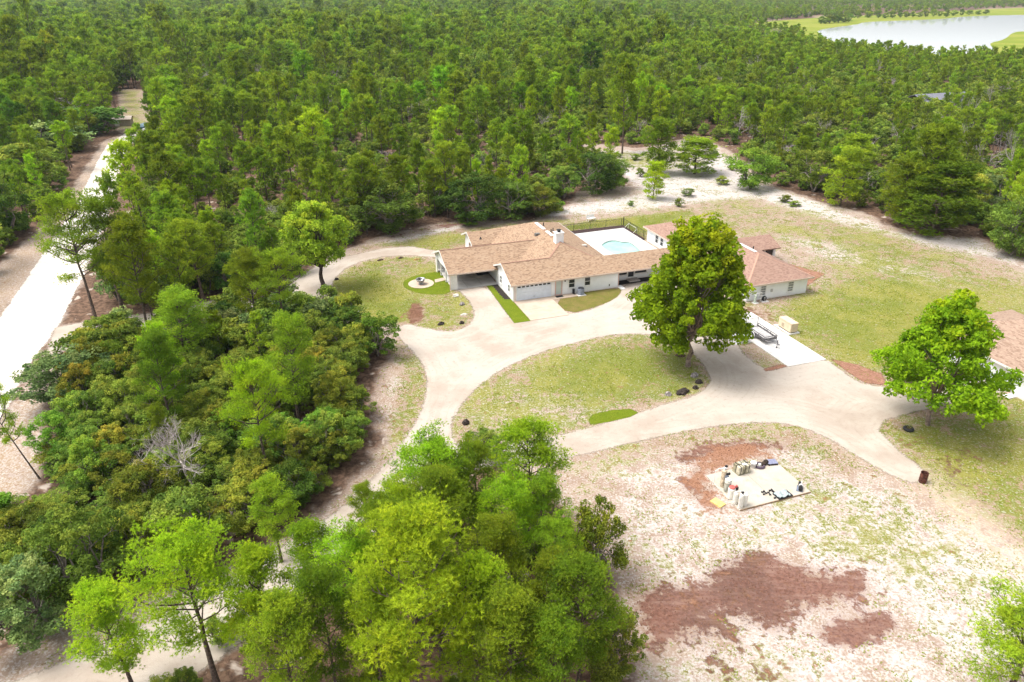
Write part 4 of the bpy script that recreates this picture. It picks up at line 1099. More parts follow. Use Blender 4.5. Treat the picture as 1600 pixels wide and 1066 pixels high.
t = thing('blanket_stack', 'folded pale grey tarp over black sheets near the front edge of the slab', 'tarp', pad_at(1223, 774), pr + .05)
MB().box(-.66,.66,-.40,.42,.0,.10).build('black_sheet', MAT_BLACK, t)
mb = MB(); n = 9
g_ = [[mb.bm.verts.new((-.6 + 1.1*i/(n-1), -.34 + .72*j/(n-1), .12 + .10*math.sin(i*1.4+j*.6)*math.cos(j*.9) + .06)) for j in range(n)] for i in range(n)]
for i in range(n-1):
    for j in range(n-1): mb.bm.faces.new([g_[i][j], g_[i+1][j], g_[i+1][j+1], g_[i][j+1]])
o = mb.build('tarp', plain('tarp_pale', (.40,.46,.46), .6), t); sm = o.modifiers.new('thick', 'SOLIDIFY'); sm.thickness = .05
t = thing('water_pump', 'black and white pool pump at the right corner of the slab', 'pump', pad_at(1250.5, 765.5), pr + .8)
MB().rod((-.3,0,.2),(.15,0,.2),.15,.15,14).build('motor', MAT_BLACK, t); MB().rod((.16,0,.2),(.30,0,.2),.19,.19,14).build('housing', MAT_TRIM, t); MB().lathe([(.13,0),(.13,.38),(.15,.40),(0,.46)], (.42,.1,0), 12).build('strainer', MAT_BLACK, t); MB().box(-.3,.5,-.18,.3,0,.04).build('base', MAT_AC, t); MB().rod((.23,0,.4),(.23,0,.62),.05,n=8).build('outlet', MAT_TRIM, t)
t = thing('pipe_riser', 'thin bent pipe rising at the right corner of the slab', 'pipe', pad(LX + .06, .25), pr)
MB().path([(0,0,-.1),(0,0,.55),(.08,.02,.75),(.2,.05,.8)], .03).build('riser', plain('pipe_pale', (.55,.50,.45), .6), t)
# small pipe fittings strewn on the slab
for k, (u, v) in enumerate([(1191,770),(1194,768.5),(1196.5,771),(1193,773),(1200.5,770.5),(1203,767.5),(1206,766),(1207.5,768.5),(1202.5,773.5),(1210,771),(1211,779)]):
    o = MB().rod((-.09,0,.05),(.09,0,.05),.05,n=8).rod((0,0,.05),(0,.11,.05),.045,n=8).build('pipe_fitting', MAT_BLACK, None, pad_at(u, v), pr + k * 1.3)
    tag(o, 'small black pipe fitting strewn near the front middle of the slab', 'pipe fitting', 'pipe fittings strewn on the slab')

# far end of the road: parked cars, boat trailer, shed
def car(label, u, v, rz, body):
    t = thing('parked_car', label, 'car', at(u, v), rz)
    prof = [(-2.2,.35),(-2.25,.75),(-1.5,.95),(-.9,1.45),(.7,1.5),(1.4,1.0),(2.2,.9),(2.25,.4)]
    mb = MB()
    a = [mb.bm.verts.new((x, -.85, z)) for x, z in prof]; b = [mb.bm.verts.new((x, .85, z)) for x, z in prof]
    mb.bm.faces.new(a); mb.bm.faces.new(b[::-1])
    for i in range(len(prof)): mb.bm.faces.new([a[i], a[(i+1)%8], b[(i+1)%8], b[i]])
    mb.build('body', body, t)
    for s in (-1, 1):
        MB().poly([(-1.35,s*.86,1.0),(-.85,s*.86,1.4),(.65,s*.86,1.43),(1.2,s*.86,1.02)]).build('side_window', MAT_GLASS, t)
        for x in (-1.35, 1.4):
            w = MB().rod((x, s*.66, .33),(x, s*.89, .33),.33,.33,16).build('wheel', MAT_RUBBER, t); MB().rod((x, s*.892, .33),(x, s*.90, .33),.2,.18,12).build('rim', MAT_METAL, w)
    MB().poly([(1.37,-.75,1.03),(.75,-.72,1.5),(.75,.72,1.5),(1.37,.75,1.03)]).build('windscreen', MAT_GLASS, t)
    for s in (-1, 1): MB().box(2.2, 2.27, s*.6-.15, s*.6+.15, .6, .75).build('headlight', MAT_TRIM, t)
car('blue car parked where the white road turns', 229, 201, R(75), plain('car_blue', (.03, .08, .11), .3, .2))
car('white car parked next to the blue car', 237, 205.5, R(10), plain('car_white', (.7, .7, .7), .3))
t = thing('low_shed', 'low tan roofed shed at the far end of the white road', 'shed', at(186, 196), R(12))
MB().box(-3.6, 3.6, -1.6, 1.6, -.05, 1.9).build('wall', plain('shed_wall', (.40,.33,.27), .8), t)
for s in (-1, 1):
    mb = MB(); a = [(-4, s*2.0, 1.85), (4, s*2.0, 1.85), (4, 0, 2.6), (-4, 0, 2.6)]
    mb.poly(a); o = mb.build('roof', plain('shed_roof', (.50,.42,.35), .8) if s < 0 else bpy.data.materials['shed_roof'], t); o.modifiers.new('thick', 'SOLIDIFY').thickness = .08
MB().box(-.6, .6, -1.64, -1.604, 0, 1.75).build('door', MAT_TRIM, t)

# ------------------------------------------------------------------ vegetation materials
def leaf_mat(name, base, light, yellow, trans=.35, rough=.6):
    """leaf colour; each tree's own hue comes from its object colour, each spray differs a little"""
    m = N(name)
    oi = m.n('ShaderNodeObjectInfo')
    t = m.attr('spray')
    c = m.mix(m.step(t, .15, .85, False), base, light)
    c = m.mix(m.mul(m.step(m.attr('young'), .6, 1.0, False), .55), c, yellow)
    c = m.mix(1.0, c, oi.outputs['Color'], 'MULTIPLY')
    h = m.n('ShaderNodeHueSaturation'); m.put(h.inputs['Color'], c)
    m.put(h.inputs['Hue'], m.add(m.mul(oi.outputs['Random'], .03), .485))
    m.put(h.inputs['Value'], m.add(m.mul(m.math('FRACT', m.mul(oi.outputs['Random'], 7.13)), .65), .68))
    c = h.outputs[0]
    d = m.n('ShaderNodeBsdfDiffuse'); m.put(d.inputs[0], c)
    tr = m.n('ShaderNodeBsdfTranslucent'); m.put(tr.inputs[0], c)
    mx = m.n('ShaderNodeMixShader'); mx.inputs[0].default_value = trans
    m.put(mx.inputs[1], d.outputs[0]); m.put(mx.inputs[2], tr.outputs[0])
    return m.end(mx.outputs[0])
MAT_NEEDLE = leaf_mat('pine_needles', (.135, .225, .028), (.35, .49, .036), (.48, .56, .04), .42)
MAT_OAKLEAF = leaf_mat('oak_leaves', (.105, .172, .030), (.275, .375, .058), (.39, .41, .06), .38)
MAT_SYC = leaf_mat('sycamore_leaves', (.15, .29, .016), (.34, .53, .022), (.56, .60, .02), .48)
MAT_PALM = leaf_mat('palmetto_fronds', (.07, .11, .02), (.14, .18, .04), (.25, .20, .06), .3)
MAT_BARK = plain('pine_bark', (.145, .105, .085), .95, wear=.3, scale=7)
MAT_OAKBARK = plain('oak_bark', (.21, .18, .155), .95, wear=.3, scale=7)
MAT_DEAD = plain('dead_wood', (.40, .35, .33), .95, wear=.2, scale=4)
MAT_SYCBARK = plain('sycamore_bark', (.27, .20, .165), .95, wear=.25, scale=3)

# ------------------------------------------------------------------ growing trees (all shapes from seeded random numbers)
def unit(v): return v / np.maximum(np.linalg.norm(v, axis=-1, keepdims=True), 1e-9)

def tubes(segs, sides=4):
    """segs: (n,8) rows of p0,r0,p1,r1 -> verts, quads"""
    s = np.asarray(segs, float)
    p0, r0, p1, r1 = s[:, :3], s[:, 3], s[:, 4:7], s[:, 7]
    d = unit(p1 - p0)
    ref = np.where(np.abs(d[:, 2:3]) > .9, np.array([[1., 0, 0]]), np.array([[0., 0, 1]]))
    a = unit(np.cross(d, ref)); b = np.cross(d, a)
    th = np.arange(sides) * 2 * np.pi / sides
    ring = a[:, None] * np.cos(th)[None, :, None] + b[:, None] * np.sin(th)[None, :, None]
    v = np.concatenate([p0[:, None] + ring * r0[:, None, None], p1[:, None] + ring * r1[:, None, None]], 1)
    n = len(s); base = (np.arange(n) * 2 * sides)[:, None]
    i = np.arange(sides)[None]
    q = np.stack([base + i, base + (i + 1) % sides, base + sides + (i + 1) % sides, base + sides + i], -1).reshape(-1, 4)
    return v.reshape(-1, 3), q

def sweep(pts, radii):
    return [(*pts[i], radii[i], *pts[i + 1], radii[i + 1]) for i in range(len(pts) - 1)]

def pine(seed, H=9.0, Rc=2.2, tufts=1300, blades=9, blen=.30, bw=.035, cb=.3, nprim=26, lean=0.0, airy=1.0):
    r = np.random.default_rng(seed)
    n = 9
    zz = np.linspace(0, H, n)
    wob = np.cumsum(r.normal(0, .07, (n, 2)), 0) * np.linspace(0, 1, n)[:, None]
    trunk = np.column_stack([wob[:, 0] + lean * zz, wob[:, 1], zz])
    tr = np.interp(zz, [0, H * .15, H], [.17, .12, .02]) * H / 9
    segs = sweep(trunk, tr)
    on = lambda h: np.array([np.interp(h * H, zz, trunk[:, k]) for k in range(3)])
    cl = []
    az = r.uniform(0, 6.28)
    for i in range(nprim):
        h = cb + (1 - cb) * ((i + r.uniform(0, 1)) / nprim) ** .9
        hp = (h - cb) / (1 - cb)
        prof = math.sqrt(max(.03, 1 - max(0, (hp - .35) / .70) ** 2)) if hp > .35 else .62 + .38 * hp / .35
        L = Rc * prof * r.uniform(.55, 1.12)
        az += 2.4 + r.normal(0, .35)
        ang = R(8 + 42 * hp) + r.normal(0, .12)
        d0 = np.array([math.cos(az) * math.cos(ang), math.sin(az) * math.cos(ang), math.sin(ang)])
        p = on(min(h, .985)); pts = [p]
        d = d0.copy()
        for k in range(3):
            d = unit(d + np.array([0, 0, .16]) + r.normal(0, .10, 3)); pts.append(pts[-1] + d * L / 3)
        br = .045 * (L / Rc) * H / 9 + .008
        segs += sweep(pts, [br, br * .75, br * .5, br * .25])
        cl.append((*pts[-1], .30))
        for t in (.38, .55, .72, .86):
            k = min(2, int(t * 3)); q = pts[k] + (pts[k + 1] - pts[k]) * (t * 3 - k)
            side = unit(np.cross(d, [0, 0, 1])) * r.choice([-1, 1]) + d * .6 + np.array([0, 0, r.uniform(.1, .6)])
            e = q + unit(side) * L * r.uniform(.2, .42)
            segs.append((*q, br * .4, *e, br * .15)); cl.append((*e, .28))
    cl.append((*trunk[-1], .25))
    cl = np.array(cl)
    nc = len(cl)
    which = r.integers(0, nc, tufts)
    off = r.normal(0, 1, (tufts, 3)) * np.array([1, 1, .62]) * cl[which, 3:4] * airy * H / 9 * .72
    P = cl[which, :3] + off
    centre = np.array([0, 0, H * .55])
    ax = unit(unit(P - centre) * .5 + off / .5 + np.array([0, 0, .7]) + r.normal(0, .3, (tufts, 3)))
    dirs = unit(ax[:, None] + r.normal(0, .62, (tufts, blades, 3)))
    per = unit(np.cross(dirs, r.normal(0, 1, (tufts, blades, 3))))
    ln = blen * r.uniform(.7, 1.15, (tufts, blades, 1))
    base = P[:, None] + dirs * .0
    v = np.stack([base - per * bw, base + per * bw, base + dirs * ln], 2).reshape(-1, 3)
    f = np.arange(len(v)).reshape(-1, 3)
    spray = np.clip(r.normal(.5, .22, nc), 0, 1)[which] * .7 + r.uniform(0, .3, tufts)
    young = r.uniform(0, 1, nc)[which]
    rep = blades * 3
    return tubes(segs), (v, f, {'spray': np.repeat(spray, rep), 'young': np.repeat(young, rep)})

def leaves_on(r, P, nrm, size, spray, young, flat=.55):
    n = len(P)
    nn = unit(nrm * (1 - flat * .4) + r.normal(0, .62, (n, 3)))
    a = unit(np.cross(nn, r.normal(0, 1, (n, 3)))); b = np.cross(nn, a)
    s = size * r.uniform(.65, 1.25, (n, 1))
    v = np.stack([P - a * s, P + b * s * .55 + nn * s * .12, P + a * s, P - b * s * .55 + nn * s * .12], 1).reshape(-1, 3)
    f = np.arange(4 * n).reshape(-1, 4)
    return v, f, {'spray': np.repeat(spray, 4), 'young': np.repeat(young, 4)}

def broadleaf(seed, H, prof, nl, lobe_r, leaves, leaf, stems=1, stem_r=.12, split=.35, flat=.8, low=.35, gap=.0, limb_every=1, sub=6, trunk_lean=0.0, window=None):
    """prof: (height fraction, radius) outline of the crown; lobes of sprays at the ends of limbs"""
    r = np.random.default_rng(seed)
    pz, pr_ = np.array([p[0] for p in prof]), np.array([p[1] for p in prof])
    C_, RL = [], []
    k = 0
    while len(C_) < nl and k < nl * 30:
        k += 1
        h = r.uniform(pz[0], pz[-1]); Rm = np.interp(h, pz, pr_)
        lr = lobe_r * r.uniform(.7, 1.2)
        rad = max(0, Rm - lr * .55) * math.sqrt(r.uniform(.18, 1)); a = r.uniform(0, 6.283)
        c = np.array([math.cos(a) * rad, math.sin(a) * rad, min(h * H, H - lr * .55)])
        if C_ and gap and min(np.linalg.norm(c - q) for q in C_) < gap * lr: continue
        if window is not None and h < window[2] and abs((a - window[0] + math.pi) % (2 * math.pi) - math.pi) < window[1]: continue
        C_.append(c); RL.append(lr)
    C_ = np.array(C_); RL = np.array(RL); nl = len(C_)
    # wood
    segs = []
    tops = []
    for s in range(stems):
        a = s * 6.283 / stems + r.uniform(0, 1)
        sp = .0 if stems == 1 else .22 * H * r.uniform(.4, 1)
        n = 5
        zz = np.linspace(0, split * H, n)
        pts = np.column_stack([np.cos(a) * sp * (zz / max(zz[-1], .01)) ** 1.2 + trunk_lean * zz, np.sin(a) * sp * (zz / max(zz[-1], .01)) ** 1.2, zz])
        pts[1:, :2] += r.normal(0, .04 * H / 5, (n - 1, 2))
        segs += sweep(pts, np.linspace(1.25, .8, n) * stem_r); tops.append(pts[-1])
    tops = np.array(tops)
    for i in range(0, nl, limb_every):
        c = C_[i]; t = tops[np.argmin(np.linalg.norm(tops - c, axis=1))]
        m1 = t + (c - t) * .35 + np.array([0, 0, .06 * H]) + r.normal(0, .04 * H, 3)
        m2 = t + (c - t) * .7 + r.normal(0, .03 * H, 3)
        segs += sweep([t, m1, m2, c], [stem_r * .5, stem_r * .36, stem_r * .22, stem_r * .1])
        for _ in range(3):
            e = c + unit(r.normal(0, 1, 3)) * RL[i] * .8; segs.append((*m2, stem_r * .14, *e, stem_r * .04))
    # leaves: each lobe is several sprays, each spray many leaves
    ns = nl * sub
    wl = np.repeat(np.arange(nl), sub)
    d = unit(r.normal(0, 1, (ns, 3)) + np.array([0, 0, .45]))
    sc = C_[wl] + d * RL[wl, None] * r.uniform(.45, .85, (ns, 1)) * np.array([1, 1, flat])
    sr = RL[wl] * r.uniform(.32, .52, ns)
    w = r.integers(0, ns, leaves)
    dd = unit(r.normal(0, 1, (leaves, 3)) + np.array([0, 0, low]))
    P = sc[w] + dd * sr[w, None] * r.uniform(.35, 1.0, (leaves, 1)) ** .6 * np.array([1, 1, flat])
    nrm = unit(dd + d[w] * .5 + np.array([0, 0, .35]))
    spray = np.clip(r.normal(.5, .2, ns)[w] + r.normal(0, .12, leaves), 0, 1)
    hf = np.clip(P[:, 2] / H, 0, 1)
    young = np.clip(r.uniform(0, .75, ns)[w] + np.maximum(0, hf - .62) * 1.1, 0, 1)  # random per spray, and yellower towards the top of the crown
    return tubes(segs, 5), leaves_on(r, P, nrm, leaf, spray, young)

def bare(seed, H=7.0, spread=.9, levels=4, r0=.13, lean=0.0):
    r = np.random.default_rng(seed)
    segs = []
    def grow(p, d, L, rad, lev):
        n = 3; pts = [p]
        for k in range(n):
            d = unit(d + r.normal(0, .13, 3) + np.array([0, 0, .04])); pts.append(pts[-1] + d * L / n)
        segs.extend(sweep(pts, np.linspace(rad, rad * .55, n + 1)))
        if lev == 0: return
        for _ in range(5 if lev == levels else 4):
            t = r.uniform(.35, 1.0); k = min(n - 1, int(t * n)); q = pts[k] + (pts[k + 1] - pts[k]) * (t * n - k)
            nd = unit(d + r.normal(0, 1, 3) * spread + np.array([0, 0, .22]))
            grow(q, nd, L * r.uniform(.5, .72), rad * .5, lev - 1)
    grow(np.zeros(3), unit(np.array([lean, 0, 1.0])), H * .5, r0, levels)
    return tubes(segs, 3)

def palmetto_mesh(seed, fans=16, blades=11):
    r = np.random.default_rng(seed)
    V, Fq, k = [], [], 0
    segs = []
    for i in range(fans):
        a = r.uniform(0, 6.283); el_ = r.uniform(.5, 1.35)
        d = np.array([math.cos(a) * math.cos(el_), math.sin(a) * math.cos(el_), math.sin(el_)])
        p = d * r.uniform(.5, 1.15); segs.append((0, 0, 0, .02, *p, .012))
        s = unit(np.cross(d, [0, 0, 1])); u = unit(np.cross(s, d)); d2 = unit(d - np.array([0, 0, .5]))
        for b in np.linspace(-1.25, 1.25, blades):
            dd = d2 * math.cos(b) + s * math.sin(b); pp = unit(np.cross(dd, u))
            tip = p + dd * .55 - np.array([0, 0, .08 * abs(b)])
            mid = p + dd * .28
            V += [p, mid + pp * .035, tip, mid - pp * .035]; Fq.append([k, k + 1, k + 2, k + 3]); k += 4
    V = np.array(V); n = len(V)
    sp = np.repeat(r.uniform(0, 1, fans), blades * 4); yg = np.repeat(r.uniform(0, 1, fans), blades * 4)
    return tubes(segs, 3), (V, np.array(Fq), {'spray': sp, 'young': yg})

def tree_meshes(name, wood, crown, bark, leafmat):
    t = mesh_np(name + '_trunk', wood[0], wood[1], [bark], smooth=True)
    c = mesh_np(name + '_crown', crown[0], crown[1], [leafmat], attrs=crown[2])
    return t, c

def joined(name, wood, crown, bark, leafmat):
    """trunk and crown in one mesh, for the distant forest"""
    nv = len(wood[0])
    k = crown[1].shape[1]
    cf = crown[1] if k == 4 else np.column_stack([crown[1], crown[1][:, 2]])
    if k == 4:
        faces = np.vstack([wood[1], cf + nv])
    else:
        faces = np.vstack([np.column_stack([wood[1][:, [0, 1, 2]]]), np.column_stack([wood[1][:, [0, 2, 3]]]), crown[1] + nv])
    nw = len(faces) - len(crown[1])
    at_ = {a: np.concatenate([np.full(nv, .5), v]) for a, v in crown[2].items()}
    return mesh_np(name, np.vstack([wood[0], crown[0]]), faces, [bark, leafmat], np.r_[np.zeros(nw, int), np.ones(len(crown[1]), int)], at_)

BUSHY = [tree_meshes('bushy_pine', *pine(330 + i, 9, 3.0, 2600, 9, .32, .040, cb=.05, nprim=44, airy=1.25), MAT_BARK, MAT_NEEDLE) for i in range(3)]
OAKP = [(.12, .55), (.35, .95), (.6, 1.0), (.82, .75), (.98, .3)]
def oakprof(Rc): return [(h, q * Rc) for h, q in OAKP]
# near trees
PINE0 = [tree_meshes('pine', *pine(100 + i, 9, 2.3 + .25 * (i % 3), 8000, 10, .14, .0125, cb=(.30, .22, .38, .26, .34)[i], nprim=30 + 2 * i), MAT_BARK, MAT_NEEDLE) for i in range(5)]
OAK0 = [tree_meshes('oak', *broadleaf(200 + i, 5, oakprof(2.5), 26 + 2 * i, .90, 13000, .082, stems=2 + i % 3, stem_r=.10), MAT_OAKBARK, MAT_OAKLEAF) for i in range(5)]
# the same kinds a little coarser, for 60 m and beyond
PINE1 = [tree_meshes('pine', *pine(300 + i, 9, 2.2 + .2 * (i % 3), 1100, 8, .34, .048, cb=(.36, .22, .50, .30, .44, .58)[i], nprim=22 + i), MAT_BARK, MAT_NEEDLE) for i in range(6)]
OAK1 = [tree_meshes('oak', *broadleaf(400 + i, 5, oakprof(2.5), 22 + i, .95, 3400, .16, stems=2 + i % 3, stem_r=.10), MAT_OAKBARK, MAT_OAKLEAF) for i in range(5)]
DEAD = [mesh_np('dead', *bare(500 + i, 7, .75 + .1 * i, 4), [MAT_DEAD]) for i in range(3)] + [mesh_np('dead', *bare(510 + i, 9, .5, 3, .10, .35), [MAT_DEAD]) for i in range(3)]
PALM = [tree_meshes('palmetto', *palmetto_mesh(600 + i), MAT_OAKBARK, MAT_PALM) for i in range(3)]

HUES = {'lime': (1.32, 1.32, .9), 'bright': (1.08, 1.08, 1.0), 'mid': (1.0, .98, .95), 'deep': (.80, .88, .92), 'dark': (.55, .70, .85),
        'olive': (1.2, 1.02, .9), 'rust': (1.4, .98, .9), 'grey': (1.05, 1.05, 2.2), 'fresh': (.95, 1.15, .9)}
HEROES = []
_proto = {}
def plant(kind, meshes, loc, H, Rc, nomH, nomR, rz, hue, label, cat, group=None, tilt=(0, 0)):
    """an Empty at the foot of the tree carrying trunk and crown; the first of each kind is built, the rest are copies"""
    key = (kind, meshes)
    if key not in _proto:
        root = bpy.data.objects.new(kind, None); COL.objects.link(root)
        kids = []
        for nm, me in zip(('trunk', 'crown'), meshes):
            if me is not None: kids.append(link(nm, me, root))
        _proto[key] = (root, kids)
    else:
        r0, k0 = _proto[key]
        root = r0.copy(); COL.objects.link(root)
        kids = []
        for o in k0:
            c = o.copy(); COL.objects.link(c); c.parent = root; kids.append(c)
    root.location = loc; root.rotation_euler = (tilt[0], tilt[1], rz)
    s = Rc / nomR
    root.scale = (s, s, H / nomH)
    for k in kids: k.color = (*HUES[hue], 1) if isinstance(hue, str) else (*hue, 1)
    tag(root, label, cat)
    if group: root['group'] = group
    elif 'group' in root.keys(): del root['group']
    return root

# ------------------------------------------------------------------ the two big shade trees and the old oak
def unique_tree(name, wood, crown, bark, leaf, loc, label, cat, hue=(1, 1, 1), rz=0):
    t = thing(name, label, cat, loc, rz)
    a, b = tree_meshes(name, wood, crown, bark, leaf)
    link('trunk', a, t); c = link('crown', b, t); c.color = (*hue, 1)
    return t
w, c = broadleaf(11, 15.7, [(.19, 3.0), (.26, 5.6), (.36, 6.7), (.50, 6.3), (.66, 5.2), (.82, 3.9), (.97, 2.6)], 120, 1.7, 44000, .22, 1, .24, .24, flat=.85, low=.3, gap=.52, limb_every=3, sub=7, window=(-1.571 - .4, .6, .34))
unique_tree('sycamore_tree', w, c, MAT_SYCBARK, MAT_SYC, at(1075, 573), 'tallest broad green shade tree on the oval island, hiding the cottage', 'tree', (1.08, 1.08, 1), .4)
w, c = broadleaf(23, 13.1, [(.17, 3.6), (.25, 6.2), (.35, 6.4), (.52, 5.1), (.70, 3.5), (.86, 2.0), (.98, .6)], 100, 1.4, 30000, .18, 1, .19, .20, flat=.8, low=.3, gap=.5, limb_every=3, sub=7, window=(-1.571 - 1.9, .6, .30))
unique_tree('sycamore_tree', w, c, MAT_SYCBARK, MAT_SYC, at(1449, 664), 'round light green shade tree beside the white outbuilding at the right', 'tree', (1.1, 1.12, 1), 1.9)
w, c = broadleaf(31, 11.7, [(.36, 2.2), (.48, 4.4), (.62, 5.0), (.78, 4.2), (.92, 2.6), (1.0, 1.0)], 60, 1.35, 24000, .15, 1, .27, .26, flat=.75, low=.3, gap=.62, limb_every=2, sub=7)
unique_tree('oak_tree', w, c, plain('old_oak_bark', (.085, .065, .055), .95, wear=.3, scale=5), MAT_OAKLEAF, at(505, 452), 'forked oak tree with bright crown beside the fire bowl lawn', 'tree', (1.55, 1.65, .9), .9)
# surface roots at the tallest tree
for k in range(5):
    pass

MAT_BLEACHED = plain('bleached_wood', (.52, .45, .43), .95, wear=.15, scale=4)
BIGDEAD = mesh_np('dead', *bare(541, 7.5, .72, 5, .14), [MAT_BLEACHED])
def hero(kind, u, v, vt, hw, hue, label, var=None, rz=None, tilt=(0, 0), group=None, near=True):
    i = len(HEROES)
    p = at(u, v); H = height_at(u, v, vt); Rc = hw * px_m(u, v - (v - vt) * .5)
    rz = (i * 2.39) % 6.28 if rz is None else rz
    if kind == 'bushy':
        plant('pine_tree', BUSHY[i % 3], p, H, Rc, 9, 3.1, rz, hue, label, 'tree', group, tilt)
    elif kind == 'pine':
        me = (PINE0 if near else PINE1); m_ = me[(i if var is None else var) % len(me)]
        plant('pine_tree', m_, p, H, Rc, 9, 2.5 if v > 835 and u > 540 else 2.75 if v > 835 else 3.1, rz, hue, label, 'tree', group, tilt)
    elif kind == 'oak':
        me = (OAK0 if near else OAK1); m_ = me[(i if var is None else var) % len(me)]
        plant('scrub_oak', m_, p, H, Rc, 5.3, 2.6, rz, hue, label, 'tree', group, tilt)
    elif kind == 'dead':
        m_ = BIGDEAD if var == 0 else DEAD[(i if var is None else var) % 6]
        plant('dead_tree', (m_, None), p, H, Rc, 7.0, 3.2, rz, 'bright', label, 'tree', group, tilt)
    HEROES.append((p.x, p.y, Rc))

G_FG = 'pines in the near grove'
for a in [
    ('pine', 440, 878, 764, 46, 'bright', 'pine at the upper left of the near grove, standing against the pale driveway'),
    ('pine', 576, 856, 764, 27, 'bright', 'slim young pine on the driveway edge of the near grove'),
    ('pine', 676, 870, 706, 58, 'lime', 'pine at the top of the near grove with flat bright crown over the driveway fork'),
    ('pine', 822, 852, 674, 66, 'lime', 'tall pine with grey twigs at the top right of the near grove'),
    ('pine', 706, 936, 752, 60, 'bright', 'dense green pine in the middle of the near grove'),
    ('pine', 655, 1125, 848, 104, 'lime', 'biggest brightest pine at the bottom centre of the near grove'),
    ('pine', 778, 990, 822, 52, 'bright', 'mid green pine right of the brightest big pine'),
    ('pine', 868, 962, 824, 36, 'bright', 'narrow pine at the right side of the near grove by the dark soil strip'),
    ('pine', 902, 1085, 890, 64, 'mid', 'pine with bare grey twigs at the lower right of the near grove'),
    ('pine', 502, 940, 834, 54, 'lime', 'pale lime pine in the left part of the near grove over sandy ground'),
    ('pine', 430, 1085, 884, 58, 'lime', 'tall thin trunked pine at the bottom edge left of the biggest pine'),
    ('pine', 528, 1095, 904, 56, 'bright', 'pine at the bottom edge between the thin trunked pine and the biggest pine'),
    ('pine', 340, 1072, 856, 74, 'lime', 'open yellow green pine standing over the near driveway at the lower left'),
    ('pine', 210, 1080, 932, 60, 'lime', 'lowest left pine whose crown covers the pale driveway corner'),
    ('pine', 800, 1150, 958, 66, 'bright', 'pine cut by the bottom edge right of the biggest pine'),
    ('pine', 604, 990, 798, 54, 'bright', 'pine between the slim young pine and the biggest pine'),
    ('pine', 745, 840, 700, 40, 'bright', 'pine between the two topmost pines of the near grove'),
    ('pine', 570, 1000, 850, 50, 'lime', 'lime pine just left of the top of the biggest pine'),
    ('pine', 690, 1030, 870, 60, 'bright', 'pine tucked against the right side of the biggest pine'),
    ('pine', 470, 1150, 960, 60, 'bright', 'pine crown cut by the bottom edge below the pale lime pine'),
    ('pine', 850, 1060, 880, 48, 'bright', 'pine behind the grey twigged lower right pine'),
    ('pine', 640, 930, 770, 46, 'lime', 'lime pine in the gap above the biggest pine'),
    ('pine', 800, 930, 770, 46, 'lime', 'lime pine just below the tall grey twigged pine'),
    ('pine', 850, 900, 760, 40, 'bright', 'pine at the right rim of the grove below the tall grey twigged pine'),
    ('pine', 745, 1090, 900, 58, 'lime', 'lime pine at the bottom between the biggest pine and the cut one'),
    ('pine', 600, 1110, 930, 50, 'lime', 'lime pine hugging the left flank of the biggest pine'),
    ('pine', 860, 1150, 985, 56, 'bright', 'pine at the bottom edge under the grey twigged lower right pine'),
    ('pine', 720, 880, 730, 44, 'bright', 'pine tucked behind the dense green pine in the near grove'),
    ('oak', 932, 905, 780, 46, 'lime', 'sprawling leafy young oak at the right rim of the near grove'),
    ('oak', 950, 1060, 955, 50, 'olive', 'olive brown bush at the lower right corner of the near grove'),
    ('pine', 1566, 1100, 950, 72, 'bright', 'sparse green pine in the lower right corner of the picture'),
    ('oak', 757, 716, 672, 38, 'deep', 'dark round oak bush at the left tip of the oval island'),
]: hero(*a)
# left block and along the white road
for a in [
    ('pine', 150, 500, 322, 46, 'mid', 'tall dark pine leaning over the white road on its right side'),
    ('pine', 192, 486, 326, 44, 'bright', 'full pine right beside the tall dark pine by the white road'),
    ('pine', 238, 542, 358, 48, 'bright', 'bright pine with a long leaning trunk above the side drive'),
    ('pine', 318, 470, 354, 46, 'bright', 'round topped pine with visible dark trunk left of the forked oak'),
    ('pine', 405, 523, 402, 40, 'mid', 'straight pine just left of the side drive bend'),
    ('pine', 448, 530, 405, 44, 'bright', 'green pine right in front of the side drive bend'),
    ('pine', 296, 594, 468, 62, 'mid', 'broad feathery pine in the middle of the left thicket'),
    ('pine', 62, 748, 590, 30, 'lime', 'lone thin pine leaning left beside the white road at the left edge', 2, 0, (0, -.30)),
    ('oak', 113, 626, 545, 64, 'grey', 'grey green wide oak where the side drive meets the white road'),
    ('oak', 52, 1000, 886, 64, 'grey', 'pale grey green oak with bent trunks at the lower left corner'),
    ('oak', 152, 930, 792, 62, 'mid', 'rounded green oak above the near driveway at the lower left'),
    ('oak', 300, 884, 772, 64, 'deep', 'dark green oak below the bare grey tree'),
    ('oak', 40, 905, 834, 48, 'mid', 'oak at the left edge above the pale grey green oak'),
    ('oak', 590, 556, 488, 42, 'fresh', 'oak bush at the thicket corner touching the driveway bend'),
    ('oak', 545, 540, 480, 45, 'deep', 'dark oak left of the thicket corner oak'),
    ('dead', 312, 784, 662, 54, 'bright', 'large bare grey dead tree in the left thicket', 0),
    ('dead', 234, 738, 700, 5, 'bright', 'thin dead snag left of the large bare grey tree', 3),
]: hero(*a)
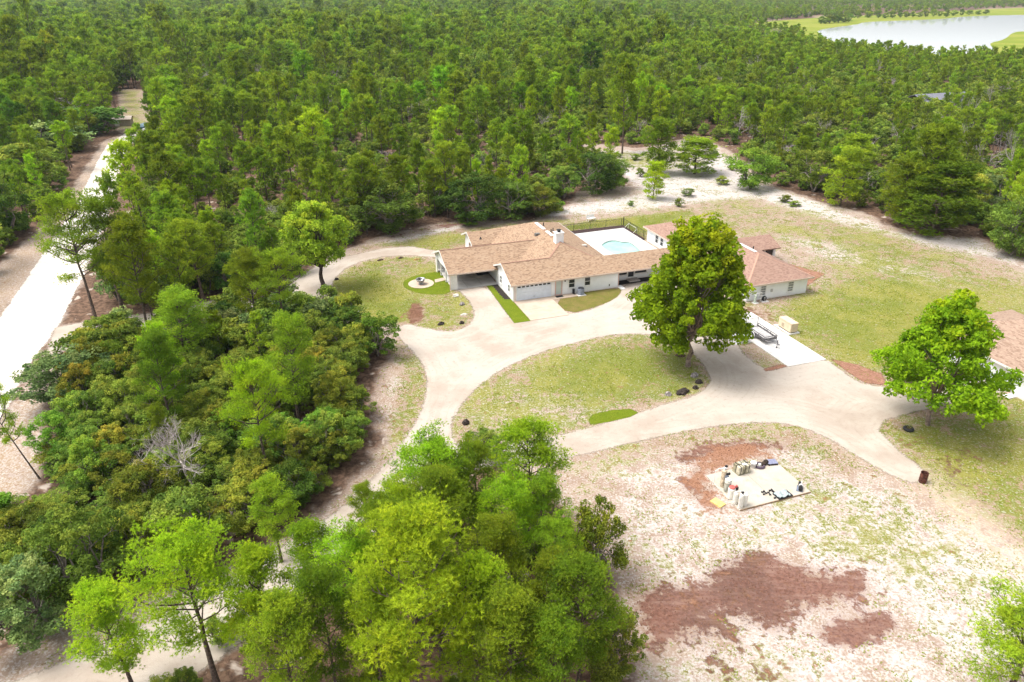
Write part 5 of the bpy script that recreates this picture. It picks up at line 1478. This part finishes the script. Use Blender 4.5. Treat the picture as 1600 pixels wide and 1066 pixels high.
# round the yard
for a in [
    ('oak', 605, 364, 278, 56, 'deep', 'big dark oak at the edge of the woods behind the fire bowl lawn'),
    ('oak', 565, 352, 290, 44, 'mid', 'oak left of the big dark oak behind the fire bowl lawn'),
    ('oak', 742, 347, 268, 52, 'dark', 'darkest oak directly behind the house roof'),
    ('oak', 700, 330, 272, 40, 'deep', 'oak left of the darkest oak behind the house'),
    ('oak', 795, 342, 282, 48, 'deep', 'oak between the darkest oak and the olive bush behind the house'),
    ('oak', 845, 337, 292, 40, 'olive', 'olive tinted oak behind the chimney end of the house'),
    ('oak', 866, 330, 308, 18, 'fresh', 'small bright bush at the right end of the trees behind the house'),
    ('oak', 735, 352, 330, 22, 'fresh', 'low leafy bush at the foot of the darkest oak'),
    ('oak', 880, 310, 258, 34, 'deep', 'oak at the corner of the white sand behind the pool'),
    ('oak', 925, 303, 234, 40, 'dark', 'dark dense oak on the left side of the sandy gap behind the pool'),
    ('oak', 955, 298, 240, 32, 'deep', 'green oak at the right face of the dark dense oak clump'),
    ('bushy', 1020, 311, 258, 21, 'lime', 'small bright young pine on the white sand behind the pool'),
    ('oak', 1061, 323, 309, 9, 'olive', 'tiny olive bush on the sand below the grey bush'),
    ('oak', 1075, 307, 294, 12, 'grey', 'low grey bush on the sand right of the young pine'),
    ('oak', 985, 322, 313, 6, 'fresh', 'smallest green bush on the sand left of the young pine'),
    ('oak', 1172, 296, 230, 37, 'fresh', 'round light oak standing alone on the sand right of the gap'),
    ('bushy', 1028, 272, 195, 30, 'mid', 'dark green pine at the back of the sandy gap'),
    ('bushy', 1085, 272, 222, 42, 'bright', 'wide bushy evergreen on the sand right of the dark pine'),
    ('oak', 1270, 300, 232, 36, 'bright', 'grey twigged shrub left of the pair of yard pines'),
    ('bushy', 1312, 322, 240, 30, 'bright', 'short bushy pine on the sand at the yard edge'),
    ('bushy', 1330, 285, 218, 30, 'bright', 'taller pine behind the short bushy yard edge pine'),
    ('bushy', 1432, 352, 214, 40, 'mid', 'tall pine at the centre of the big clump on the right of the yard'),
    ('bushy', 1455, 366, 266, 54, 'deep', 'low spreading pine at the front of the big clump on the right'),
    ('bushy', 1404, 350, 256, 34, 'mid', 'pine on the left side of the big clump on the right'),
    ('oak', 1500, 340, 262, 36, 'olive', 'olive oak on the right side of the big clump'),
    ('oak', 1578, 400, 300, 36, 'deep', 'dark bushy tree cut by the right edge above the outbuilding'),
    ('bushy', 1588, 385, 262, 30, 'bright', 'bright pine at the right edge behind the dark bushy tree'),
    ('oak', 1545, 330, 272, 30, 'grey', 'grey green shrub beside the sandy track at the right'),
    ('dead', 1152, 222, 164, 24, 'bright', 'bare grey dead tree at the back of the sandy gap', 1),
]: hero(*a)
for k, (u, v) in enumerate([(930,262),(992,250),(1112,246),(1143,266),(1050,252),(908,243),(1226,316),(1000,276),(968,246),(1128,288),(1240,322)]):
    plant('scrub_oak', OAK1[k % 5], at(u, v), .9 + (k * 7 % 5) * .25, .9 + (k * 3 % 4) * .3, 5.3, 2.6, k, ['olive', 'mid', 'grey'][k % 3], f"low {['olive', 'mid green', 'grey green'][k % 3]} scrub bush dotted over the sandy gap behind the pool", 'tree', 'low scrub bushes on the sandy gap')
# trunk-lined far road
for a in [
    ('pine', 285, 213, 128, 24, 'bright', 'tall pine near the far bend of the white road with flat bright top'),
    ('pine', 257, 202, 152, 22, 'bright', 'flat topped pine at the far bend of the white road'),
    ('pine', 328, 258, 150, 26, 'bright', 'tall straight pine with long bare trunk right of the far road bend'),
    ('pine', 380, 226, 150, 24, 'bright', 'pine with a leaning bare trunk in the woods right of the far road bend', 4, 0, (0, .12)),
    ('pine', 258, 297, 212, 30, 'mid', 'pine with spreading top beside the white road halfway up'),
    ('pine', 410, 292, 232, 28, 'bright', 'thin pine in the scrub above the forked oak'),
    ('pine', 559, 200, 150, 22, 'bright', 'lone pine with bare stem in the scrub right of the thin pine'),
    ('pine', 709, 202, 120, 26, 'mid', 'large rounded pine deep in the forest above the house'),
    ('pine', 920, 150, 74, 20, 'dark', 'tall dark pine standing above the forest behind the pool'),
    ('pine', 972, 240, 100, 27, 'mid', 'broad pine at the forest edge behind the sandy gap'),
    ('oak', 150, 208, 160, 42, 'dark', 'dark oak crowding the far left side of the white road'),
    ('oak', 90, 235, 188, 46, 'grey', 'grey green oak in the woods left of the white road'),
    ('oak', 45, 300, 222, 48, 'mid', 'wide oak left of the white road near the left edge'),
    ('oak', 14, 372, 268, 42, 'deep', 'dark oak at the left edge beside the white road'),
]: hero(*a, near=False) if len(a) == 7 else hero(*a)
for k in range(5):
    u, v = [(515, 728), (528, 712), (222, 902), (210, 915), (500, 745)][k]
    plant('palmetto', PALM[k % 3], at(u, v), 1.3, 1.0, 1.3, 1.1, k * 1.7, 'bright', 'saw palmetto clump at the shaded foot of the left thicket', 'plant', 'palmettos along the left thicket')

# ------------------------------------------------------------------ the woods: one point per tree, the largest in view become trees of their own
FG = ats([(200,1085),(380,938),(480,858),(640,768),(760,698),(860,760),(930,830),(965,890),(995,1000),(990,1300),(200,1300)])
KEEP_CLEAR = [(CLEARING, 1.6), (ROAD, 4.0), (DRIVE, 2.0), (DRIVE_W, 1.2), (VERGE_W, .5), (VERGE_S, .5), (FIELD_N, 1.0), (FG, 0.0), (LAKE, 6), (MARSH, 3), (ats([(0,570),(85,470),(150,505),(135,565),(70,600),(20,660)]), 0)]
def ring_points(r0, r1, s, half=R(43)):
    xs = np.arange(-r1, r1, s); ys = np.arange(0, r1, s)
    X, Y = np.meshgrid(xs, ys)
    P = np.stack([X.ravel(), Y.ravel()], 1) + rng.uniform(-.46, .46, (X.size, 2)) * s
    d = np.hypot(P[:, 0], P[:, 1]); a = np.abs(np.arctan2(P[:, 0], P[:, 1]))
    ok = (d >= r0) & (d < r1) & (a < half) & (P[:, 1] > 30)
    P = P[ok]
    for poly, mg in KEEP_CLEAR:
        P = P[sdf(P, poly) < -mg]
    return P
def vnoise(P, s, seed):
    r = np.random.default_rng(seed); g = r.uniform(0, 1, (64, 64))
    q = P / s; i = np.floor(q).astype(int); f = q - i; f = f * f * (3 - 2 * f)
    w = lambda a, b: g[(i[:, 0] + a) % 64, (i[:, 1] + b) % 64]
    return (w(0,0)*(1-f[:,0])+w(1,0)*f[:,0])*(1-f[:,1]) + (w(0,1)*(1-f[:,0])+w(1,1)*f[:,0])*f[:,1]
def px_of(P):
    fw = P[:, 1] * math.cos(PITCH) + CAM_H * math.sin(PITCH); up = P[:, 1] * math.sin(PITCH) - CAM_H * math.cos(PITCH)
    return U0 + F_PX * P[:, 0] / fw, V0 - F_PX * up / fw

rows = []      # x, y, kind(0 pine 1 oak), H, R, hue index, rz
HUE_LIST = list(HUES)
def sow(P, big=1.0):
    if len(P) == 0: return
    d = np.hypot(P[:, 0], P[:, 1]); U, V = px_of(P)
    n1 = vnoise(P, 19, 1); n2 = vnoise(P, 55, 2); n3 = vnoise(P, 130, 3); n4 = vnoise(P, 9, 4)
    pp = np.clip(.17 + .55 * (n1 - .42) + np.clip((d - 190) / 130, 0, .42), .05, .8)
    pp = np.where((V > 555) & (U < 640), .07, pp)
    pp = np.where((d > 230) & (n3 > .60), .30, pp)
    u = rng.uniform(0, 1, len(P))
    for i in range(len(P)):
        pine_ = u[i] < pp[i]
        far = min(1, max(0, (d[i] - 190) / 130))
        lk = np.clip((U[i] - 950) / 350, 0, 1) * np.clip((d[i] - 170) / 60, 0, 1)
        stand = .72 + .6 * n2[i]                       # stands of older and younger trees
        if pine_:
            H = rng.normal(8.6, 1.9) * (1 - far) + rng.normal(12.0, 2.6) * stand * far
            H = max(3.5, H) * (1 if big == 1 else 1.08)
            H = H + (min(H, 7.4) - H) * lk
            Rc = H * rng.uniform(.19, .29) * (1.0 if big == 1 else big ** .6)
            hue = rng.choice(['bright', 'mid', 'deep', 'lime'], p=[.46, .26, .08, .20] if d[i] < 260 else [.28, .36, .28, .08] if d[i] < 420 else [.14, .36, .49, .01])
        else:
            H = max(1.5, rng.normal(4.3 if U[i] < 640 and V[i] > 430 else 3.0, .8) * (.78 + .45 * n4[i])) * (1 - far) + max(3.5, rng.normal(8.2, 2.4) * stand) * far
            Rc = min(H * rng.uniform(.55, .85), 2.5 + 2.2 * far) * (1.0 if big == 1 else big ** .6)
            H = H + (min(H, 5.6) - H) * lk; Rc = Rc + (min(Rc, 3.2) - Rc) * lk
            if (V[i] > 555) and (U[i] < 640): hue = rng.choice(['olive', 'mid', 'deep', 'fresh', 'rust', 'bright'], p=[.29, .26, .2, .09, .02, .14])
            elif U[i] > 1150 and V[i] > 120: hue = rng.choice(['olive', 'mid', 'deep', 'grey', 'rust'], p=[.3, .26, .18, .2, .06])
            elif d[i] < 230: hue = rng.choice(['mid', 'deep', 'olive', 'grey', 'bright', 'dark'], p=[.2, .22, .2, .24, .06, .08])
            else: hue = rng.choice(['mid', 'deep', 'olive', 'grey', 'bright', 'dark', 'fresh'], p=[.25, .22, .08, .1, .12, .13, .10] if d[i] < 420 else [.20, .36, .03, .04, .03, .28, .06])
        if d[i] > 185:                                  # stands differ: young bright growth, old dark growth, a few trees above the rest
            q = rng.uniform()
            if n3[i] > .58 and q < .55: hue = 'fresh' if q < .3 else 'lime' if d[i] < 420 else 'bright'
            elif n3[i] < .36 and q < .6: hue = 'dark' if q < .3 else 'deep'
            elif n2[i] > .7 and q < .4: hue = 'grey' if not pine_ else 'olive'
            if rng.uniform() < .06 and lk < .3: H *= 1.32; Rc *= 1.15
        rows.append((P[i, 0], P[i, 1], 0 if pine_ else 1, H, Rc, HUE_LIST.index(hue), rng.uniform(0, 6.28), d[i], U[i], V[i], big))
sow(ring_points(28, 125, 2.25))
sow(ring_points(125, 240, 3.5))
sow(ring_points(240, 520, 4.8))
sow(ring_points(520, 1150, 7.5), 1.5)
sow(ring_points(1150, 2700, 15.0, R(42)), 2.6)
T = np.array(rows)
hx = np.array(HEROES)
near = np.ones(len(T), bool)
small = T[:, 7] < 330
dd = np.min(np.hypot(T[small, 0:1] - hx[None, :, 0], T[small, 1:2] - hx[None, :, 1]) - np.minimum(hx[None, :, 2] * .55, 2.0), 1)
near[np.where(small)[0][dd < 0]] = False
low = ((np.abs(T[:, 8] - 310) < 62) & (np.abs(T[:, 9] - 825) < 58)) | ((np.abs(T[:, 8] - 40) < 75) & (np.abs(T[:, 9] - 775) < 62))
T[low, 3] = np.minimum(T[low, 3], 1.9)
near &= ~(low & (T[:, 2] == 0))
near &= ~((T[:, 2] == 0) & (T[:, 8] < 130) & (np.abs(T[:, 9] - 600) < 62))
gap = (vnoise(T[:, :2], 17, 21) * .6 + vnoise(T[:, :2], 60, 22) * .4 > .80) & (T[:, 7] > 95)
T = T[near & ~gap]
inview = (np.abs(T[:, 8] - 800) < 840) & (T[:, 9] < 1100)
show = np.where(inview, np.minimum(T[:, 3], 9) * T[:, 4] / (T[:, 7] ** 2 + CAM_H ** 2), 0)
NP_MAX, NO_MAX = 300 - 72, 300 - 75 - 27
single = np.zeros(len(T), bool)
for k, mx in ((0, NP_MAX), (1, NO_MAX)):
    idx = np.where(T[:, 2] == k)[0]; single[idx[np.argsort(-show[idx])[:mx]]] = True

HUEWORD = {'lime': 'lime green', 'bright': 'bright green', 'mid': 'mid green', 'deep': 'deep green', 'dark': 'blackish green', 'olive': 'olive', 'rust': 'rusty brown', 'grey': 'grey green', 'fresh': 'fresh green'}
def zone(u, v):
    if u < 200 and v < 560 and u < 200 - (v - 207) * .55: return 'woods left of the white road'
    if v > 530: return 'thicket between the white road and the near driveway'
    if u < 480 and v > 300: return 'scrub around the side drive left of the forked oak'
    if u < 900: return 'woods between the white road and the house'
    if u < 1200: return 'woods behind the pool and sandy gap'
    return 'woods behind the right side of the yard'
LANDMARKS = [(505,440,'the forked oak'),(600,470,'the fire bowl lawn'),(690,420,'the carport'),(960,345,'the pool fence'),(605,350,'the big dark oak'),(742,330,'the darkest oak behind the house'),
    (312,740,'the large bare grey tree'),(55,700,'the lone leaning pine'),(100,530,'the white road junction'),(480,440,'the side drive bend'),(300,490,'the side drive'),(150,1000,'the near driveway corner'),(620,640,'the driveway fork'),
    (200,212,'the far road bend'),(20,560,'the lower white road'),(110,370,'the middle of the white road'),(1172,280,'the round oak on the sand'),(1450,340,'the big yard edge clump'),(1000,240,'the sandy gap'),
    (1455,168,'the grey roofed forest house'),(1400,90,'the lake'),(1530,325,'the sandy track'),(920,130,'the tall dark pine'),(709,180,'the large rounded forest pine'),(559,190,'the lone bare stemmed pine'),
    (328,220,'the tall straight pine'),(410,270,'the thin pine above the forked oak'),(296,540,'the broad feathery pine'),(590,530,'the thicket corner oak'),(113,600,'the grey green junction oak'),(300,850,'the dark oak below the bare tree'),
    (205,165,'the far lawn clearing'),(52,960,'the pale oak at the lower corner'),(83,168,'the pale roofed cabin'),(440,860,'the upper pine of the near grove'),(1152,205,'the bare tree in the sandy gap'),(60,250,'the grey green roadside oak'),(845,320,'the olive oak behind the chimney'),(1590,390,'the dark tree at the picture edge')]
def where_is(u, v):
    k = min(LANDMARKS, key=lambda q: (q[0] - u) ** 2 + ((q[1] - v) * 1.5) ** 2)
    du, dv = u - k[0], (v - k[1]) * 1.5
    far = 'just ' if math.hypot(du, dv) < 70 else ''
    if abs(du) > abs(dv): return far + ('left of ' if du < 0 else 'right of ') + k[2]
    return far + ('behind ' if dv < 0 else 'in front of ') + k[2]
lab = {}
for i in np.where(single)[0]:
    hue = HUE_LIST[int(T[i, 5])]
    lab.setdefault((int(T[i, 2]), hue, where_is(T[i, 8], T[i, 9])), []).append(i)
for (k, hue, wh), ids in lab.items():
    ids.sort(key=lambda i: T[i, 3])
    n_ = len(ids)
    for q, i in enumerate(ids):
        x, y, _, H, Rc, hu, rz, d, u, v, _b = T[i]
        size = '' if n_ == 1 else ('shortest ', 'tallest ')[q > 0] if n_ == 2 else 'shortest ' if q == 0 else 'tallest ' if q == n_ - 1 else 'middling '
        kind_ = 'pine' if k == 0 else 'oak shrub'
        text = f'{size}{HUEWORD[hue]} {kind_} {wh}'
        grp = f'{size}{HUEWORD[hue]} {kind_}s {wh}' if (n_ > 3 and 0 < q < n_ - 1) else f"{kind_}s in the {zone(u, v)}"
        if k == 0:
            me = PINE0[i % 5] if d < 62 else PINE1[i % 6]
            plant('pine_tree', me, (x, y, 0), H, Rc, 9, 2.6, rz, hue, text, 'tree', grp)
        else:
            me = OAK0[i % 5] if d < 75 else OAK1[i % 5]
            plant('scrub_oak', me, (x, y, 0), H, Rc, 5.3, 2.6, rz, hue, text, 'tree', grp)

# the rest of the woods is one mass: instances of the same kinds of tree
def proto_set():
    col = bpy.data.collections.new('forest_kinds')
    names = []
    def addp(me, hue):
        o = bpy.data.objects.new(f'forest_kind_{len(names):03d}', me); col.objects.link(o)
        o.color = (*HUES[hue], 1); names.append(o)
    table = {}
    p1 = [joined('pine_far', *pine(700 + i, 9, (2.3, 1.8, 2.6, 2.1, 2.9)[i], 520, 8, .40, .06, cb=(.25, .45, .55, .35, .62)[i], nprim=14 + 2 * i), MAT_BARK, MAT_NEEDLE) for i in range(5)]
    o1 = [joined('oak_far', *broadleaf(720 + i, 5, oakprof((2.5, 2.1, 2.8, 2.3)[i]), 12 + 4 * i, 1.05, 1900, .20, stems=2, stem_r=.1), MAT_OAKBARK, MAT_OAKLEAF) for i in range(4)]
    p2 = [joined('pine_farthest', *pine(740 + i, 9, (2.4, 1.7, 2.8, 2.1)[i], 230, 5, .60, .13, cb=(.3, .45, .55, .4)[i], nprim=10 + 2 * i), MAT_BARK, MAT_NEEDLE) for i in range(4)]
    o2 = [joined('oak_farthest', *broadleaf(760 + i, 5, oakprof(2.5), 9 + 3 * i, 1.1, 520, .38, stems=1, stem_r=.12), MAT_OAKBARK, MAT_OAKLEAF) for i in range(4)]
    for hi, h in enumerate(HUE_LIST):
        for lod, (pm, om) in enumerate(((p1, o1), (p2, o2))):
            for kind, ms in ((0, pm), (1, om)):
                table[(kind, lod, hi)] = []
                for me in ms:
                    table[(kind, lod, hi)].append(len(names)); addp(me, h)
    return col, table
FCOL, FTAB = proto_set()
DEAD_FAR = []
for me_ in DEAD[:3]:
    o_ = bpy.data.objects.new(f'forest_kind_{len(FCOL.objects):03d}', me_); DEAD_FAR.append(len(FCOL.objects)); FCOL.objects.link(o_)
rest = T[~single]
idx = np.array([FTAB[(int(r_[2]), 0 if r_[7] < 330 else 1, int(r_[5]))][int(r_[6] * 97) % len(FTAB[(int(r_[2]), 0 if r_[7] < 330 else 1, int(r_[5]))])] for r_ in rest])
die = (rest[:, 7] > 120) & (np.modf(rest[:, 6] * 311.7)[0] < .035)
idx[die] = np.array(DEAD_FAR)[(rest[die, 6] * 53).astype(int) % 3]
sxy = np.where(rest[:, 2] == 0, rest[:, 4] / 2.4, rest[:, 4] / 2.6)
sz = np.where(rest[:, 2] == 0, rest[:, 3] / 9.0, rest[:, 3] / 5.3)
fm = bpy.data.meshes.new('forest'); fm.vertices.add(len(rest))
fm.vertices.foreach_set('co', np.column_stack([rest[:, :2], np.zeros(len(rest))]).astype(np.float32).ravel())
for nm, typ, val in (('kind_index', 'INT', idx.astype(np.int32)), ('turn', 'FLOAT', rest[:, 6].astype(np.float32)), ('wide', 'FLOAT', sxy.astype(np.float32)), ('tall', 'FLOAT', sz.astype(np.float32))):
    fm.attributes.new(nm, typ, 'POINT').data.foreach_set('value', val)
forest = link('forest', fm); forest['kind'] = 'stuff'
forest['label'] = 'dense mixed pine and oak forest stretching to the horizon'
ng = bpy.data.node_groups.new('forest', 'GeometryNodeTree')
ng.interface.new_socket('Geometry', in_out='INPUT', socket_type='NodeSocketGeometry'); ng.interface.new_socket('Geometry', in_out='OUTPUT', socket_type='NodeSocketGeometry')
gi, go = ng.nodes.new('NodeGroupInput'), ng.nodes.new('NodeGroupOutput')
ip = ng.nodes.new('GeometryNodeInstanceOnPoints'); ci = ng.nodes.new('GeometryNodeCollectionInfo')
ci.inputs['Collection'].default_value = FCOL; ci.inputs['Separate Children'].default_value = True; ci.inputs['Reset Children'].default_value = True
def na(name, typ):
    x = ng.nodes.new('GeometryNodeInputNamedAttribute'); x.data_type = typ; x.inputs['Name'].default_value = name
    return next(o for o in x.outputs if o.enabled and o.name == 'Attribute')
cr = ng.nodes.new('ShaderNodeCombineXYZ'); cs = ng.nodes.new('ShaderNodeCombineXYZ')
L = ng.links.new
L(na('turn', 'FLOAT'), cr.inputs[2]); wd = na('wide', 'FLOAT'); L(wd, cs.inputs[0]); L(wd, cs.inputs[1]); L(na('tall', 'FLOAT'), cs.inputs[2])
L(gi.outputs[0], ip.inputs['Points']); L(ci.outputs[0], ip.inputs['Instance']); ip.inputs['Pick Instance'].default_value = True
L(na('kind_index', 'INT'), ip.inputs['Instance Index']); L(cr.outputs[0], ip.inputs['Rotation']); L(cs.outputs[0], ip.inputs['Scale'])
L(ip.outputs[0], go.inputs[0])
forest.modifiers.new('forest', 'NODES').node_group = ng

# bare dead trees leaning in the woods on the right, a few elsewhere
spots = [(1445,262),(1468,250),(1490,268),(1512,240),(1530,262),(1552,235),(1575,255),(1590,225),(1478,215),(1520,205),(1560,200),(1500,190),(1545,180),(1420,240),(1585,285),(1400,150),(1370,118),(1430,110),(1250,140),(1160,105),(1110,88)]
for k, (u, v) in enumerate(spots):
    p = at(u, v)
    plant('dead_tree', (DEAD[3 + k % 3] if u > 1390 else DEAD[k % 3], None), p, 6.5 + (k * 37 % 5) * .6, 2.2, 7, 2.6, 2.6 + (k % 7) * .25, 'bright', 'leaning grey bare tree in the woods behind the right side of the yard', 'tree', 'bare grey trees in the right woods')
for k, (u, v) in enumerate([(590,215),(640,196),(430,205),(880,196),(900,165),(300,230),(222,285),(268,330),(1080,150),(760,285),(170,405),(700,250)]):
    plant('dead_tree', (DEAD[k % 3], None), at(u, v), 6.0 + (k % 4) * .7, 2.3, 7, 3.2, k * 1.3, 'bright', 'bare grey tree in the woods between the white road and the sandy gap', 'tree', 'bare grey trees in the middle woods')
# small trees along the far shore of the lake
for k, (u, v) in enumerate([(1283,37.5),(1289,37),(1296,36.6),(1303,36),(1310,35.5),(1318,35),(1326,34.5),(1340,29),(1356,28.5),(1372,28.6),(1382,28.4),(1394,28.2),(1406,27.6),(1416,27.3),(1426,27),(1436,26.6),(1446,26.4),(1458,26),(1468,25.6),(1478,27),(1490,24.5),(1502,24),(1514,23.5),(1528,23),(1540,22.2)]):
    plant('scrub_oak', OAK1[k % 5], at(u, v), rng.uniform(5, 9), rng.uniform(4, 7), 5.3, 2.6, k, ['deep', 'mid', 'bright'][k % 3], 'small tree in the row on the far lake shore', 'tree', 'small trees on the far lake shore')
# low shrubs under the near grove
for k in range(40):
    while True:
        p = np.array([[rng.uniform(-22, 8), rng.uniform(27, 46)]])
        if sdf(p, FG)[0] > 1.5: break
    plant('scrub_oak', OAK0[k % 5], (p[0, 0], p[0, 1], 0), rng.uniform(1.4, 3.0), rng.uniform(.9, 1.6), 5.3, 2.6, k, ['olive', 'mid', 'deep', 'bright'][k % 4], f"low {HUEWORD[['olive', 'mid', 'deep', 'bright'][k % 4]]} oak bush under the pines of the near grove", 'tree', 'low bushes under the near grove')

# ------------------------------------------------------------------ grass tufts, weeds and clods on the open ground
def tufts(name, P, h, w, mat, blades=5, label=None, seed=5):
    r = np.random.default_rng(seed)
    n = len(P)
    base = np.column_stack([P, np.zeros(n)])
    a = r.uniform(0, 6.283, (n, blades)); tl = r.uniform(.7, 1.9, (n, blades))
    d = np.stack([np.cos(a) * tl, np.sin(a) * tl, np.ones_like(a)], -1); d = unit(d)
    hh = (h * r.uniform(.5, 1.3, (n, 1)))[..., None] * r.uniform(.7, 1.1, (n, blades, 1))
    off = np.stack([np.cos(a), np.sin(a), 0 * a], -1) * w * r.uniform(.0, 1.6, (n, blades, 1))
    per = np.stack([-np.sin(a), np.cos(a), 0 * a], -1) * w
    b = base[:, None] + off
    v = np.stack([b - per, b + per, b + d * hh], 2).reshape(-1, 3)
    s = np.repeat(r.uniform(0, 1, n), blades * 3)
    o = link(name, mesh_np(name, v, np.arange(len(v)).reshape(-1, 3), [mat], attrs={'spray': s}))
    o['kind'] = 'stuff'
    if label: o['label'] = label
    return o
m = N('weed_blades'); c = m.mix(m.attr('spray'), (.19, .27, .02), (.36, .37, .07))
d_ = m.n('ShaderNodeBsdfDiffuse'); m.put(d_.inputs[0], c); t_ = m.n('ShaderNodeBsdfTranslucent'); m.put(t_.inputs[0], c); x_ = m.n('ShaderNodeMixShader'); x_.inputs[0].default_value = .3
m.put(x_.inputs[1], d_.outputs[0]); m.put(x_.inputs[2], t_.outputs[0]); MAT_WEED = m.end(x_.outputs[0])
n = 650000
Q = np.column_stack([rng.uniform(-60, 75, n), rng.uniform(28, 150, n)])
Q = Q[sdf(Q, CLEARING) > -1]
U, V = px_of(Q)
Q = Q[(U > -20) & (U < 1620) & (V < 1090)]
a_ = land(Q)
pat = vnoise(Q, 1.6, 11) * .5 + vnoise(Q, .55, 12) * .5
solid = np.maximum.reduce([sdf(Q, ROAD), sdf(Q, DRIVE_W), np.minimum.reduce([sdf(Q, DRIVE), -sdf(Q, ISLAND_E)])])
hs_ = lots([(-7, -.2), (14.9, -.2), (14.9, 2), (27.5, -10), (38, -10), (41, 6), (37, 17), (28, 24.5), (15, 24.5), (-1, 22.2), (-1, 15), (-7, 15)])
for q_ in (hs_, lots([(-.1,-6.2),(4.85,-6.2),(4.85,0),(-.1,0)]), lots([(sx0,sy0),(sx1,sy0),(sx1,sy0+22),(sx0,sy0+22)]), np.array([PA[:2], PB[:2], PC_[:2], PD[:2]])):
    solid = np.maximum(solid, sdf(Q, q_))
keep = (solid < .1) & (a_['litter'] < .5) & (a_['soil'] < .5) & (a_['orange'] < .4) & (rng.uniform(0, 1, len(Q)) < np.clip((a_['grass'] - .35) * .8 + (pat - .52) * 2.6, 0, 1))
Q = Q[keep]
tufts('grass', Q, .085, .026, MAT_WEED, 5, 'short green weeds and grass growing in the sandy yard')
n = 16000
Q = np.column_stack([rng.uniform(2, 40, n), rng.uniform(29, 60, n)])
a_ = land(Q); Q = Q[(np.maximum(a_['soil'], a_['orange']) > .55)]
r_ = np.random.default_rng(3); k = len(Q); s = r_.uniform(.03, .09, (k, 1, 1)) * r_.uniform(.6, 1.2, (k, 5, 1))
oct_ = np.array([[1, 0, 0], [-.4, .9, 0], [-.5, -.85, 0], [.1, .0, .7], [.0, .0, -.3]])
v = (np.column_stack([Q, np.zeros(k)])[:, None] + oct_[None] * s).reshape(-1, 3)
fc = np.array([[0, 1, 3], [1, 2, 3], [2, 0, 3]])
f = (np.arange(k)[:, None, None] * 5 + fc[None]).reshape(-1, 3)
m = N('soil_clod'); MAT_CLOD = m.end(m.bsdf(m.mix(m.step(m.noise(m.pos(), 2.5, 3), .35, .65), (.13, .06, .042), (.26, .14, .095)), .95, spec=.1))
o = link('dirt_clods', mesh_np('dirt_clods', v, f, [MAT_CLOD])); o['kind'] = 'stuff'; o['label'] = 'loose brown clods on the scraped soil patches'

# ------------------------------------------------------------------ haze over the far forest
HAZE = 0.00008
hz = MB().box(-5600, 5600, -5600, 5600, -1.2, 62).build('haze', MAT_TRIM)
hm = bpy.data.materials.new('haze'); hm.use_nodes = True; hm.node_tree.nodes.clear()
ho = hm.node_tree.nodes.new('ShaderNodeOutputMaterial'); pv = hm.node_tree.nodes.new('ShaderNodeVolumePrincipled')
pv.inputs['Color'].default_value = (.74, .87, 1, 1); pv.inputs['Density'].default_value = HAZE; pv.inputs['Anisotropy'].default_value = .2
hm.node_tree.links.new(pv.outputs[0], ho.inputs['Volume'])
hz.data.materials.clear(); hz.data.materials.append(hm); hz['kind'] = 'stuff'
